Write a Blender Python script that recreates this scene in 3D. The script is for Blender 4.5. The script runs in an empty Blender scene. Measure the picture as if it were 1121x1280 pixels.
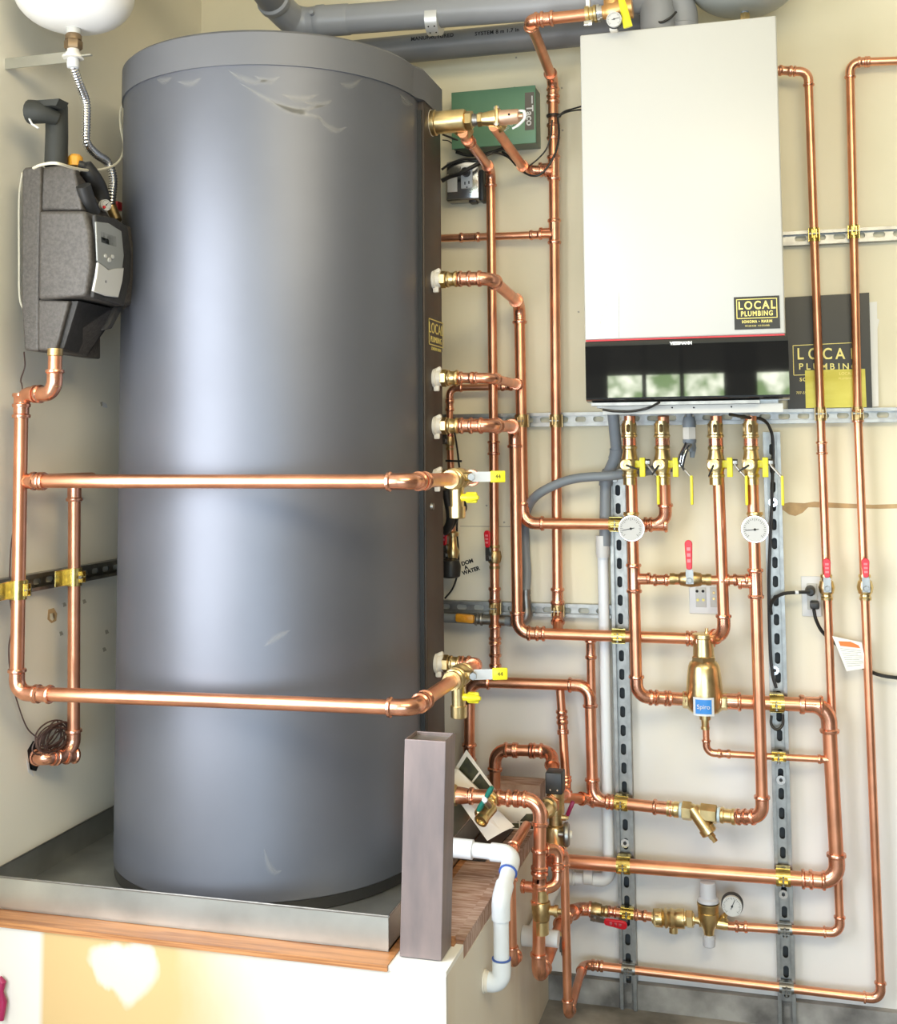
import bpy, bmesh, math, random
from mathutils import Vector as V, Matrix as M
random.seed(4)
S = bpy.context.scene
COL = S.collection

# ---------------------------------------------------------------- camera
F, PXC, PYC = 1480.0, 560.0, 449.0
CAM = V((1.62, -3.12, 1.45))
yaw, pitch, roll = math.radians(15.5), math.radians(4.37), math.radians(0.44)
FW = V((-math.sin(yaw)*math.cos(pitch), math.cos(yaw)*math.cos(pitch), math.sin(pitch)))
_r0 = V((math.cos(yaw), math.sin(yaw), 0)); _u0 = _r0.cross(FW)
RT = _r0*math.cos(roll) - _u0*math.sin(roll)
UP = _u0*math.cos(roll) + _r0*math.sin(roll)
cd = bpy.data.cameras.new('camera'); cam = bpy.data.objects.new('camera', cd); COL.objects.link(cam)
cd.sensor_fit = 'VERTICAL'; cd.sensor_height = 36; cd.sensor_width = 36*1121/1280
cd.lens = F/1280*36
cd.shift_x = (560.5-PXC)/1280; cd.shift_y = -(640-PYC)/1280
cam.matrix_world = M(((RT.x, UP.x, -FW.x, CAM.x), (RT.y, UP.y, -FW.y, CAM.y), (RT.z, UP.z, -FW.z, CAM.z), (0, 0, 0, 1)))
cd.clip_start = .02
S.camera = cam

def ray(x, y): return FW + RT*((x-PXC)/F) - UP*((y-PYC)/F)
def P(x, y, Y=-.05):                       # point of the photo on the plane at distance |Y| from the back wall
    d = ray(x, y); return CAM + d*((Y-CAM.y)/d.y)
def PX(x, y, X=.06):                       # ... on the plane at distance X from the left wall
    d = ray(x, y); return CAM + d*((X-CAM.x)/d.x)
def PZ(x, y, Z): d = ray(x, y); return CAM + d*((Z-CAM.z)/d.z)

# ---------------------------------------------------------------- world, lights, exposure
w = bpy.data.worlds.new('world'); S.world = w; w.use_nodes = True
nt = w.node_tree; bg = nt.nodes['Background']
sky = nt.nodes.new('ShaderNodeTexSky'); sky.sky_type = 'NISHITA'; sky.sun_elevation = math.radians(45); sky.sun_disc = False
nt.links.new(sky.outputs[0], bg.inputs[0]); bg.inputs[1].default_value = .25
def area(name, loc, target, sx, sy, power, color):
    l = bpy.data.lights.new(name, 'AREA'); l.shape = 'RECTANGLE'; l.size = sx; l.size_y = sy; l.energy = power; l.color = color
    o = bpy.data.objects.new(name, l); COL.objects.link(o); o.location = loc
    o.rotation_euler = (V(target)-V(loc)).to_track_quat('-Z', 'Y').to_euler(); return o
area('garage_doorway_daylight', (1.9, -6.1, .85), (1.5, 0, .8), 2.8, 1.5, 96, (.66, .83, 1.0))
area('added_side_light', (.03, -2.1, 1.45), (1.3, -1.5, 1.35), 1.5, 1.6, 62, (.95, .97, 1.0))  # unseen light added at left to steer the tank highlight
area('added_ceiling_light', (2.0, -2.6, 2.86), (1.0, -.8, .7), 1.7, 1.2, 66, (1.0, .85, .56))  # unseen warm light added overhead for the upper and left walls
S.view_settings.view_transform = 'Standard'; S.view_settings.look = 'None'
S.view_settings.gamma = 1; S.view_settings.use_curve_mapping = False
S.view_settings.exposure = .12
S.cycles.use_denoising = True
S.cycles.max_bounces = 8

# ---------------------------------------------------------------- materials
def mat(name, col, metal=0., rough=.5, var=0., vscale=8., col2=None, bump=0., bscale=60., spec=.5, coat=0., stretch=(1, 1, 1), alpha=1., emit=0., lo=.35, hi=.65):
    m = bpy.data.materials.new(name); m.use_nodes = True
    n = m.node_tree.nodes; l = m.node_tree.links; b = n['Principled BSDF']
    b.inputs['Base Color'].default_value = (*col, 1); b.inputs['Metallic'].default_value = metal
    b.inputs['Roughness'].default_value = rough; b.inputs['Specular IOR Level'].default_value = spec
    b.inputs['Coat Weight'].default_value = coat; b.inputs['Alpha'].default_value = alpha
    tc = n.new('ShaderNodeTexCoord'); mp = n.new('ShaderNodeMapping'); mp.inputs['Scale'].default_value = stretch
    l.new(tc.outputs['Object'], mp.inputs[0])
    if var or col2:
        t = n.new('ShaderNodeTexNoise'); t.inputs['Scale'].default_value = vscale; t.inputs['Detail'].default_value = 5
        l.new(mp.outputs[0], t.inputs[0])
        r = n.new('ShaderNodeValToRGB'); r.color_ramp.elements[0].position = lo; r.color_ramp.elements[1].position = hi
        c2 = col2 or tuple(c*(1-var) for c in col)
        r.color_ramp.elements[0].color = (*c2, 1); r.color_ramp.elements[1].color = (*col, 1)
        l.new(t.outputs['Fac'], r.inputs[0]); l.new(r.outputs[0], b.inputs['Base Color'])
    if bump:
        t2 = n.new('ShaderNodeTexNoise'); t2.inputs['Scale'].default_value = bscale; t2.inputs['Detail'].default_value = 4
        l.new(mp.outputs[0], t2.inputs[0])
        bp = n.new('ShaderNodeBump'); bp.inputs['Strength'].default_value = bump; bp.inputs['Distance'].default_value = .002
        l.new(t2.outputs['Fac'], bp.inputs['Height']); l.new(bp.outputs[0], b.inputs['Normal'])
    if emit:
        b.inputs['Emission Color'].default_value = (*col, 1); b.inputs['Emission Strength'].default_value = emit
    return m
K = dict(
    copper=mat('copper', (.93, .43, .255), .95, .33, .22, 14, bump=.03, bscale=90),
    fitting=mat('copper_fitting', (.94, .46, .30), .97, .27, .25, 40),
    brass=mat('brass', (.86, .66, .33), 1, .3, .25, 30, bump=.05, bscale=200),
    bronze=mat('bronze', (.64, .46, .22), 1, .38, .3, 50, bump=.2, bscale=250),
    yellowzinc=mat('yellow_zinc', (.82, .62, .2), 1, .25, .3, 60),
    zinc=mat('zinc', (.385, .38, .36), 1, .42, .25, 40, bump=.05, bscale=150),
    dial_w=mat('dial_face', (.56, .56, .54), 0, .5),
    brightzinc=mat('bright_zinc', (.75, .76, .76), .5, .35),
    greyplastic=mat('pale_grey_plastic', (.56, .57, .61), 0, .4),
    slotshade=mat('slot_shade_dark', (.05, .055, .06), .3, .6),
    chrome=mat('chrome', (.8, .8, .8), 1, .18),
    steel=mat('mill_steel', (.27, .215, .205), .5, .48, 0, 11, col2=(.19, .16, .16), bump=.2, bscale=60, stretch=(2, 2, .5)),
    galv=mat('galvanized_sheet', (.60, .61, .57), .9, .38, .25, 7, bump=.08, bscale=25),
    tank=mat('satin_graphite_jacket', (.17, .18, .21), .62, .48, .12, 2.5, bump=.02, bscale=14),
    tankcap=mat('graphite_plastic_rim', (.16, .165, .18), .3, .5),
    column=mat('brown_graphite_column', (.075, .058, .048), .3, .5, .2, 3, stretch=(1, 1, .2)),
    white=mat('white_enamel', (.54, .54, .505), 0, .35, spec=.4),
    plastic_w=mat('white_plastic', (.70, .71, .71), 0, .4),
    pvc=mat('white_pvc', (.80, .85, .90), 0, .3),
    primer=mat('blue_primer', (.06, .13, .45), 0, .4),
    offwhite=mat('off_white_plastic', (.78, .74, .66), 0, .45),
    gloss_black=mat('gloss_black', (.012, .012, .012), 0, .02, spec=.7, coat=.5),
    black=mat('black_plastic', (.02, .02, .02), 0, .45),
    cable=mat('black_cable', (.015, .015, .015), 0, .4),
    wire_w=mat('cream_cable', (.75, .70, .55), 0, .45),
    wire_b=mat('brown_cable', (.09, .05, .04), 0, .5),
    epp=mat('charcoal_foam', (.10, .09, .08), .1, .48, .35, 160, bump=.6, bscale=260),
    epp_d=mat('dark_foam', (.035, .033, .03), 0, .6, .3, 80, bump=.3, bscale=200),
    insul=mat('grey_pipe_insulation', (.032, .034, .030), 0, .65, bump=.2, bscale=120),
    flue=mat('grey_flue_plastic', (.30, .31, .33), 0, .38, .08, 3),
    flue_d=mat('dark_grey_flue_plastic', (.19, .19, .19), 0, .42, .08, 3),
    conduit=mat('grey_conduit', (.22, .25, .28), 0, .45),
    green=mat('green_enamel', (.13, .275, .175), .1, .4, .1, 5),
    green_d=mat('green_plastic', (.01, .16, .12), 0, .4),
    red=mat('red_vinyl', (.68, .015, .03), 0, .35),
    redprint=mat('red_print', (.55, .03, .04), 0, .4),
    yellow=mat('yellow_vinyl', (.83, .76, .03), 0, .35),
    amber=mat('amber_plastic', (.75, .35, .03), 0, .35),
    gold=mat('gold_print', (.80, .68, .2), .2, .4),
    ink=mat('black_ink', (.01, .01, .01), 0, .7),
    greyink=mat('grey_ink', (.45, .46, .42), 0, .7),
    paper=mat('white_paper', (.85, .84, .80), 0, .6),
    cream=mat('cream_paper', (.80, .75, .66), 0, .55),
    folder=mat('black_folder', (.010, .010, .008), 0, .4),
    goldsheet=mat('gold_translucent_sheet', (.85, .78, .16), .15, .25, 0, 9, col2=(.62, .54, .06), bump=.2, bscale=9, alpha=.9, stretch=(.6, 1, 2)),
    photo=mat('dark_photo_print', (.025, .025, .01), 0, .5, 0, 60, col2=(.06, .06, .02)),
    blue=mat('blue_label', (.04, .25, .68), 0, .4),
    grey_panel=mat('grey_panel_plastic', (.30, .31, .29), .2, .35),
    silver_panel=mat('silver_panel_plastic', (.62, .61, .56), .2, .35),
    lcd=mat('lcd_glass', (.06, .065, .05), 0, .1),
    blanket=mat('black_paint', (.02, .02, .025), 0, .4),
    magenta=mat('magenta_rubber', (.30, .01, .07), 0, .4),
    tan=mat('torn_board_paper', (.56, .38, .19), 0, .8, .25, 30),
    groove=mat('dull_seam_board', (.45, .41, .32), 0, .8),  # darker cream for board seams, screw spots and scuffs
)

def wall_mat(name, base, blotch, amt=.5, scale=3.):
    m = mat(name, base, 0, .62, 0, scale, col2=blotch, bump=.12, bscale=18, lo=.25, hi=.6, spec=.3)
    return m
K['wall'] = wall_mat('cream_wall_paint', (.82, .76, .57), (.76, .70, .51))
def whiten_low(m):            # mixes the wall colour towards white lower down, along a noise-ragged edge
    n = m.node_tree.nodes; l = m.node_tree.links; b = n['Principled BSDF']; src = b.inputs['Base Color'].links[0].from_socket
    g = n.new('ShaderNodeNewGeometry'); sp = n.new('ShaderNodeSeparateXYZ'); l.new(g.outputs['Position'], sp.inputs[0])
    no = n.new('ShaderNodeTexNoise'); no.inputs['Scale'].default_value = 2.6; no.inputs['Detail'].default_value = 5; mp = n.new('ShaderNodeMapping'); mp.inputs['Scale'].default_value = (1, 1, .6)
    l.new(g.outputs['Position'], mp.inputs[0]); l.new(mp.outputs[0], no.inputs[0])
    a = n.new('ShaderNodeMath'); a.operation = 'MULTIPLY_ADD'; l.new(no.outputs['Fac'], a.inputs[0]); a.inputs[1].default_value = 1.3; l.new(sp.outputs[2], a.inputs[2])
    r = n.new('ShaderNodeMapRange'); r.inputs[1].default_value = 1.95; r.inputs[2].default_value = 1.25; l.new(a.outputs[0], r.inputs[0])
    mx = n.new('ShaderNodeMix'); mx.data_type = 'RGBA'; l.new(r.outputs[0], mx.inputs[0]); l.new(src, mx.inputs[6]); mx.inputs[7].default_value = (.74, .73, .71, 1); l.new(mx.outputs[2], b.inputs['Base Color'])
whiten_low(K['wall'])
K['wall_l'] = wall_mat('cream_wall_paint_side', (.86, .82, .70), (.78, .74, .62), scale=2.2)
K['wall_r'] = mat('darkened_unseen_wall', (.16, .12, .09), 0, .7, .3, 4)  # unseen right wall, darkened to keep the tank's right side dark
K['ceil'] = mat('ceiling_paint', (.78, .72, .56), 0, .8)
K['concrete'] = mat('concrete', (.36, .35, .33), 0, .8, 0, 9, col2=(.11, .105, .10), bump=.5, bscale=30)
K['floor'] = mat('concrete_floor', (.38, .365, .34), 0, .65, 0, 6, col2=(.12, .115, .105), bump=.4, bscale=22)

def board_front():      # platform front: white board, ochre unpainted areas and joint compound patches with their own shapes
    m = bpy.data.materials.new('patched_drywall'); m.use_nodes = True
    n = m.node_tree.nodes; l = m.node_tree.links; b = n['Principled BSDF']; b.inputs['Roughness'].default_value = .6
    g = n.new('ShaderNodeNewGeometry'); sp = n.new('ShaderNodeSeparateXYZ'); l.new(g.outputs['Position'], sp.inputs[0])
    no = n.new('ShaderNodeTexNoise'); no.inputs['Scale'].default_value = 5; no.inputs['Detail'].default_value = 5
    mp = n.new('ShaderNodeMapping'); mp.inputs['Scale'].default_value = (1, 1, .45); l.new(g.outputs['Position'], mp.inputs[0]); l.new(mp.outputs[0], no.inputs[0])
    def math_(op, a, c=None):
        x = n.new('ShaderNodeMath'); x.operation = op
        for i, v in enumerate((a, c)):
            if v is None: continue
            if isinstance(v, (int, float)): x.inputs[i].default_value = v
            else: l.new(v, x.inputs[i])
        return x.outputs[0]
    def ramp(v, a, c):
        r = n.new('ShaderNodeMapRange'); r.inputs[1].default_value = a; r.inputs[2].default_value = c; r.clamp = True; l.new(v, r.inputs[0]); return r.outputs[0]
    wob = math_('MULTIPLY', math_('SUBTRACT', no.outputs['Fac'], .5), .28)
    xx = math_('ADD', sp.outputs[0], wob)
    och = math_('MULTIPLY', ramp(sp.outputs[0], .172, .186), ramp(xx, .70, .46))
    def blob(cx, cz, rx, rz):
        dx = math_('DIVIDE', math_('SUBTRACT', xx, cx), rx); dz = math_('DIVIDE', math_('SUBTRACT', math_('ADD', sp.outputs[2], wob), cz), rz)
        d = math_('ADD', math_('MULTIPLY', dx, dx), math_('MULTIPLY', dz, dz)); return math_('MULTIPLY', ramp(d, 1.15, .7), .75)
    b1 = blob(.345, .435, .085, .048)
    mask = math_('MULTIPLY', och, math_('SUBTRACT', 1.0, b1))
    mx = n.new('ShaderNodeMix'); mx.data_type = 'RGBA'; l.new(mask, mx.inputs[0])
    mx.inputs[6].default_value = (.64, .61, .55, 1); mx.inputs[7].default_value = (.55, .38, .17, 1)
    l.new(mx.outputs[2], b.inputs['Base Color']); return m
K['board'] = board_front()
K['board_side'] = mat('drywall_side', (.76, .71, .61), 0, .7, 0, 2.5, col2=(.62, .52, .38), bump=.15, bscale=20, stretch=(1, 1.6, .4), lo=.3, hi=.55)

def wood_mat(name, a, c, sc=(1, 14, 14)):
    m = mat(name, a, 0, .5, 0, 5, col2=c, bump=.25, bscale=12, stretch=sc, lo=.4, hi=.6); return m
K['ply'] = wood_mat('weathered_plywood', (.52, .37, .30), (.30, .16, .10), (3, 22, 3))
K['ply_edge'] = wood_mat('plywood_edge', (.50, .23, .085), (.30, .12, .04), (1, 10, 60))

# ---------------------------------------------------------------- mesh helpers
class MB:
    def __init__(s): s.v = []; s.f = []
    def add(s, vs, fs):
        o = len(s.v); s.v += [V(p) for p in vs]; s.f += [tuple(i+o for i in f) for f in fs]; return s
    def sweep(s, pts, rad, n=16, caps=True, flat=None):
        pts = [V(p) for p in pts]; k = len(pts)
        if not hasattr(rad, '__len__'): rad = [rad]*k
        tan = []
        for i in range(k):
            a = pts[max(i-1, 0)]; b = pts[min(i+1, k-1)]
            j = 1
            while (b-a).length < 1e-7:
                j += 1; a = pts[max(i-j, 0)]; b = pts[min(i+j, k-1)]
            tan.append((b-a).normalized())
        t0 = tan[0]; up = V((0, 0, 1)) if abs(t0.z) < .9 else V((0, 1, 0))
        x = up.cross(t0).normalized(); vs = []; fs = []
        for i in range(k):
            t = tan[i]
            if i: x = (x - t*x.dot(t)).normalized()
            y = t.cross(x)
            for j in range(n):
                a = 2*math.pi*(j+.5)/n
                vs.append(pts[i] + (x*math.cos(a)+y*math.sin(a)*(flat or 1))*rad[i])
        for i in range(k-1):
            for j in range(n):
                j2 = (j+1) % n; fs.append((i*n+j, i*n+j2, (i+1)*n+j2, (i+1)*n+j))
        if caps:
            fs.append(tuple(reversed(range(n)))); fs.append(tuple((k-1)*n+j for j in range(n)))
        return s.add(vs, fs)
    def lathe(s, a, d, prof, n=20):         # prof: (distance along d from a, radius)
        d = V(d).normalized(); a = V(a)
        ax = V((0, 0, 1)) if abs(d.z) < .9 else V((0, 1, 0)); x = ax.cross(d).normalized(); y = d.cross(x)
        vs = []; fs = []; k = len(prof)
        for t, r in prof:
            for j in range(n):
                an = 2*math.pi*(j+.5)/n; vs.append(a + d*t + (x*math.cos(an)+y*math.sin(an))*max(r, 1e-5))
        for i in range(k-1):
            for j in range(n):
                j2 = (j+1) % n; fs.append((i*n+j, i*n+j2, (i+1)*n+j2, (i+1)*n+j))
        fs.append(tuple(reversed(range(n)))); fs.append(tuple((k-1)*n+j for j in range(n)))
        return s.add(vs, fs)
    def box(s, c, sz, ax=None, bev=0.):
        c = V(c); ax = ax or (V((1, 0, 0)), V((0, 1, 0)), V((0, 0, 1))); h = [q/2 for q in sz]
        if bev:
            bm = bmesh.new(); bmesh.ops.create_cube(bm, size=1)
            for v in bm.verts: v.co = V((v.co.x*sz[0], v.co.y*sz[1], v.co.z*sz[2]))
            bmesh.ops.bevel(bm, geom=list(bm.edges), offset=bev, segments=2, affect='EDGES', profile=.5)
            bm.verts.index_update()
            vs = [c + ax[0]*v.co.x + ax[1]*v.co.y + ax[2]*v.co.z for v in bm.verts]
            fs = [tuple(v.index for v in f.verts) for f in bm.faces]; bm.free(); return s.add(vs, fs)
        vs = [c + ax[0]*(h[0]*i) + ax[1]*(h[1]*j) + ax[2]*(h[2]*k) for i in (-1, 1) for j in (-1, 1) for k in (-1, 1)]
        return s.add(vs, [(0, 1, 3, 2), (4, 6, 7, 5), (0, 4, 5, 1), (2, 3, 7, 6), (0, 2, 6, 4), (1, 5, 7, 3)])
    def bx(s, x0, x1, y0, y1, z0, z1, bev=0.): return s.box(((x0+x1)/2, (y0+y1)/2, (z0+z1)/2), (x1-x0, y1-y0, z1-z0), None, bev)
    def prism(s, poly, ext):                # poly: list of 3D points (planar), ext: extrusion vector
        k = len(poly); poly = [V(p) for p in poly]; e = V(ext)
        vs = poly + [p+e for p in poly]
        fs = [tuple(range(k)), tuple(reversed(range(k, 2*k)))] + [(i, i+k, (i+1) % k+k, (i+1) % k) for i in range(k)]
        return s.add(vs, fs)
    def build(s, name, m, parent=None, smooth=True, ang=38, bevel=0.):
        off = V(parent['_o']) if parent is not None and '_o' in parent else V((0, 0, 0))
        me = bpy.data.meshes.new(name); me.from_pydata([p-off for p in s.v], [], s.f)
        bm = bmesh.new(); bm.from_mesh(me); bmesh.ops.recalc_face_normals(bm, faces=bm.faces); bm.to_mesh(me); bm.free()
        if smooth:
            me.polygons.foreach_set('use_smooth', [True]*len(me.polygons)); me.set_sharp_from_angle(angle=math.radians(ang))
        me.materials.append(K[m] if isinstance(m, str) else m)
        o = bpy.data.objects.new(name, me); COL.objects.link(o)
        if parent is not None: o.parent = parent; o['_o'] = list(off)
        if bevel:
            bv = o.modifiers.new('bevel', 'BEVEL'); bv.width = bevel; bv.segments = 2
        return o
def tag(o, label, cat, group=None):
    o['label'] = label; o['category'] = cat
    if group: o['group'] = group
    return o
def thing(name, label, cat, loc, group=None):
    o = bpy.data.objects.new(name, None); COL.objects.link(o); o.location = loc; o['_o'] = list(loc); o.empty_display_size = .05
    return tag(o, label, cat, group)
def struct(o): o['kind'] = 'structure'; return o
def text(body, size, org, rt, up, m, parent, name='lettering', sx=1., ext=.0003, align='CENTER', space=1., bold=0.):
    c = bpy.data.curves.new(name, 'FONT'); c.body = body; c.size = size; c.extrude = ext; c.align_x = align; c.align_y = 'CENTER'
    c.space_character = space; c.offset = bold
    t = bpy.data.objects.new(name, c); COL.objects.link(t)
    bpy.context.view_layer.update()
    me = bpy.data.meshes.new_from_object(t); COL.objects.unlink(t); bpy.data.objects.remove(t)
    rt = V(rt).normalized(); up = V(up); up = (up - rt*up.dot(rt)).normalized(); nn = rt.cross(up)
    off = V(parent['_o']) if parent is not None and '_o' in parent else V((0, 0, 0))
    for v in me.vertices: v.co = V(org) + rt*(v.co.x*sx) + up*v.co.y + nn*v.co.z - off
    me.materials.clear(); me.materials.append(K[m])
    o = bpy.data.objects.new(name, me); COL.objects.link(o)
    if parent is not None: o.parent = parent; o['_o'] = list(off)
    return o
def smoothpath(pts, k=8):
    pts = [V(p) for p in pts]; q = [pts[0]*2-pts[1]] + pts + [pts[-1]*2-pts[-2]]; out = []
    for i in range(1, len(q)-2):
        a, b, c, d = q[i-1:i+3]
        for j in range(k):
            t = j/k; out.append(.5*((2*b)+(c-a)*t+(2*a-5*b+4*c-d)*t*t+(3*b-a-3*c+d)*t**3))
    out.append(pts[-1]); return out
def cable(name, label, pts, r, m, cat='cable', group=None, n=8):
    mb = MB().sweep(smoothpath(pts), r, n); o = mb.build(name, m); return tag(o, label, cat, group)

# ---------------------------------------------------------------- pipes
def bead_prof(L, r, k=1.12, b=1.36):
    e = min(.009, L*.3)
    return [(0, r*1.02), (0, r*b*.94), (e*.3, r*b), (e*.7, r*b), (e, r*k*1.02), (e*1.4, r*k), (L-e*1.4, r*k), (L-e, r*k*1.02), (L-e*.7, r*b), (L-e*.3, r*b), (L, r*b*.94), (L, r*1.02)]
def coupling(parent, c, d, r, L=.05, m='fitting', name='coupling'):
    d = V(d).normalized(); return MB().lathe(V(c)-d*L/2, d, bead_prof(L, r)).build(name, m, parent)
def tee(parent, c, d, br, r, L=.07, rb=None, m='fitting'):
    d = V(d).normalized(); br = V(br).normalized(); rb = rb or r
    mb = MB().lathe(V(c)-d*L/2, d, bead_prof(L, r)); mb.lathe(V(c), br, [(0, rb*1.1), (r*1.4+.012, rb*1.1), (r*1.4+.014, rb*1.34), (r*1.4+.02, rb*1.34), (r*1.4+.022, rb*1.05)])
    return mb.build('tee', m, parent)
SEG = []
def pipe(label, pts, r, cps=(), tees=(), name='copper_pipe', cat='pipe', m='copper', mf='fitting', R=None, group=None, collar=None, beads=True, seg=None):
    pts = [V(p) for p in pts]; root = thing(name, label, cat, pts[0], group)
    SEG.extend((pts[i], pts[i+1], r) for i in range(len(pts)-1)); k = len(pts); R = R or r*2.3; cl = collar if collar is not None else r*1.5
    cur = pts[0]
    for i in range(1, k):
        if i < k-1:
            a = (pts[i]-pts[i-1]).normalized(); b = (pts[i+1]-pts[i]).normalized(); th = a.angle(b)
            lim = min((pts[i]-cur).length, (pts[i+1]-pts[i]).length)*.46
            tl = min(R*math.tan(th/2), lim); Rr = tl/math.tan(th/2) if th > .01 else R
            s = pts[i]-a*tl; e = pts[i]+b*tl
            MB().sweep([cur, s+a*.002], r, 18).build('tube', m, root)
            nrm = (b - a*b.dot(a)).normalized(); cen = s + nrm*Rr
            arc = [cen - nrm*Rr*math.cos(th*j/8) + a*Rr*math.sin(th*j/8) for j in range(9)]
            c2 = min(cl, (s-cur).length*.8+1e-4); c3 = min(cl, max((pts[i+1]-e).length*.8, 1e-4)); bd = r*.35
            if beads:
                pp = [s-a*c2, s-a*c2, s-a*(c2-bd*.5), s-a*(c2-bd*1.2), s-a*(c2-bd*1.7)] + arc + [e+b*(c3-bd*1.7), e+b*(c3-bd*1.2), e+b*(c3-bd*.5), e+b*c3, e+b*c3]
                rr = [r*1.01, r*1.3, r*1.36, r*1.36, r*1.13] + [r*1.13]*9 + [r*1.13, r*1.36, r*1.36, r*1.3, r*1.01]
            else:
                pp = [s-a*c2, s-a*c2] + arc + [e+b*c3, e+b*c3]; rr = [r, r*1.2] + [r*1.2]*9 + [r*1.2, r]
            mb = MB()
            # tangents given explicitly along the doubled points are taken from neighbours
            mb.sweep(pp, rr, 18); mb.build('elbow', mf, root)
            cur = e-b*.002
        else:
            MB().sweep([cur, pts[i]], r, 18).build('tube', m, root)
    for c in cps:                            # (segment, fraction[, length])
        s_, f_ = c[0], c[1]; L = c[2] if len(c) > 2 else r*3.2
        a, b = pts[s_], pts[s_+1]; coupling(root, a.lerp(b, f_), b-a, r, L, mf)
    for t in tees:                           # (segment, fraction, branch dir[, branch radius])
        a, b = pts[t[0]], pts[t[0]+1]; tee(root, a.lerp(b, t[1]), b-a, t[2], r, r*5, t[3] if len(t) > 3 else r, mf)
    return root
X_, Y_, Z_ = V((1, 0, 0)), V((0, 1, 0)), V((0, 0, 1))
def hexn(mb, a, d, L, r): return mb.lathe(a, d, [(0, r*.9), (L*.12, r), (L*.88, r), (L, r*.9)], 6)

def ball_valve(label, c, d, r, side, lev, L=.075, llen=.07, hcol='red', bcol='brass', group=None, grip=(.0185, .006)):
    """two way valve on a pipe: c centre, d pipe direction, side: where the stem points, lev: lever direction"""
    d = V(d).normalized(); side = V(side).normalized(); lev = V(lev).normalized(); c = V(c)
    root = thing('ball_valve', label, 'valve', c, group)
    mb = MB().lathe(c-d*L/2, d, [(0, r*1.25), (L*.1, r*1.3), (L*.14, r*1.12), (L*.22, r*1.12), (L*.26, r*1.45), (L*.5, r*1.75), (L*.74, r*1.45), (L*.78, r*1.12), (L*.86, r*1.12), (L*.9, r*1.3), (L, r*1.25)], 20)
    mb.build('body', bcol, root)
    mb = MB().lathe(c, side, [(0, r*.7), (r*2.1, r*.7), (r*2.1, r*.35), (r*2.7, r*.35)], 12); mb.build('stem', bcol, root)
    q = c + side*(r*2.5); sd = lev.cross(side).normalized()
    mb = MB().box(q+lev*.008, (.034, .018, .0025), (lev, sd, side)); hexn(mb, q, side, .006, .007)
    pth = [q+lev*.018, q+lev*.03+side*.004]
    mb.box((pth[0]+pth[1])/2, ((pth[1]-pth[0]).length+.004, .013, .0025), (lev, sd, side)); mb.build('lever', 'zinc', root)
    hw_ = grip[0]/2; gp_ = []
    for ce, a0 in ((.026+hw_*.55, math.pi), (.026+llen-hw_, 0)):
        kk = .55 if a0 else 1.
        for j in range(9):
            an = a0-math.pi/2+math.pi*j/8; gp_.append(q+lev*(ce+hw_*kk*math.cos(an))+sd*(hw_*math.sin(an)*(.75 if a0 else 1)))
    g = MB().prism(gp_, side*grip[1]).build('grip', hcol, root, bevel=.0015)
    if hcol == 'red':
        mb = MB()
        for i in range(3): mb.box(q+lev*(.026+llen*(.3+.2*i))+side*(.0032+grip[1]/2), (llen*.11, grip[0]*.45, .0006), (lev, sd, side))
        mb.build('embossing', mat('pale_red', (.8, .25, .28)), g)
    return root

def clamp(label, c, pd, sd, out, r, m='yellowzinc', wd=.03, group='pipe clamps on the channel'):
    """pipe strap: c pipe centre, pd pipe direction, sd channel direction, out away from the wall"""
    pd = V(pd).normalized(); out = V(out).normalized(); sd = pd.cross(out).normalized()*(1 if pd.cross(out).dot(V(sd)) > 0 else -1); c = V(c)
    root = thing('pipe_clamp', label, 'clamp', c)
    MB().lathe(c-pd*wd/2, pd, [(0, r*1.04), (0, r*1.2), (wd, r*1.2), (wd, r*1.04)], 20).build('band', m, root)
    for s in (-1, 1): MB().box(c+sd*s*(r*1.17)-out*r*.6, (wd*.95, .003, r*1.3), (pd, sd, out)).build('hook', m, root)
    q = c + out*(r*1.1) - sd*.004
    mb = MB().box(q+out*.004+sd*.009, (wd*.62, .0022, .014), (pd, sd, out)); mb.box(q+out*.004-sd*.001, (wd*.62, .0022, .014), (pd, sd, out)); mb.build('ear', m, root)
    mb = MB().lathe(q+out*.007-sd*.008, sd, [(0, .0042), (.004, .0042), (.004, .0022), (.022, .0022)], 8); mb.build('screw', 'zinc', root)
    return root

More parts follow.
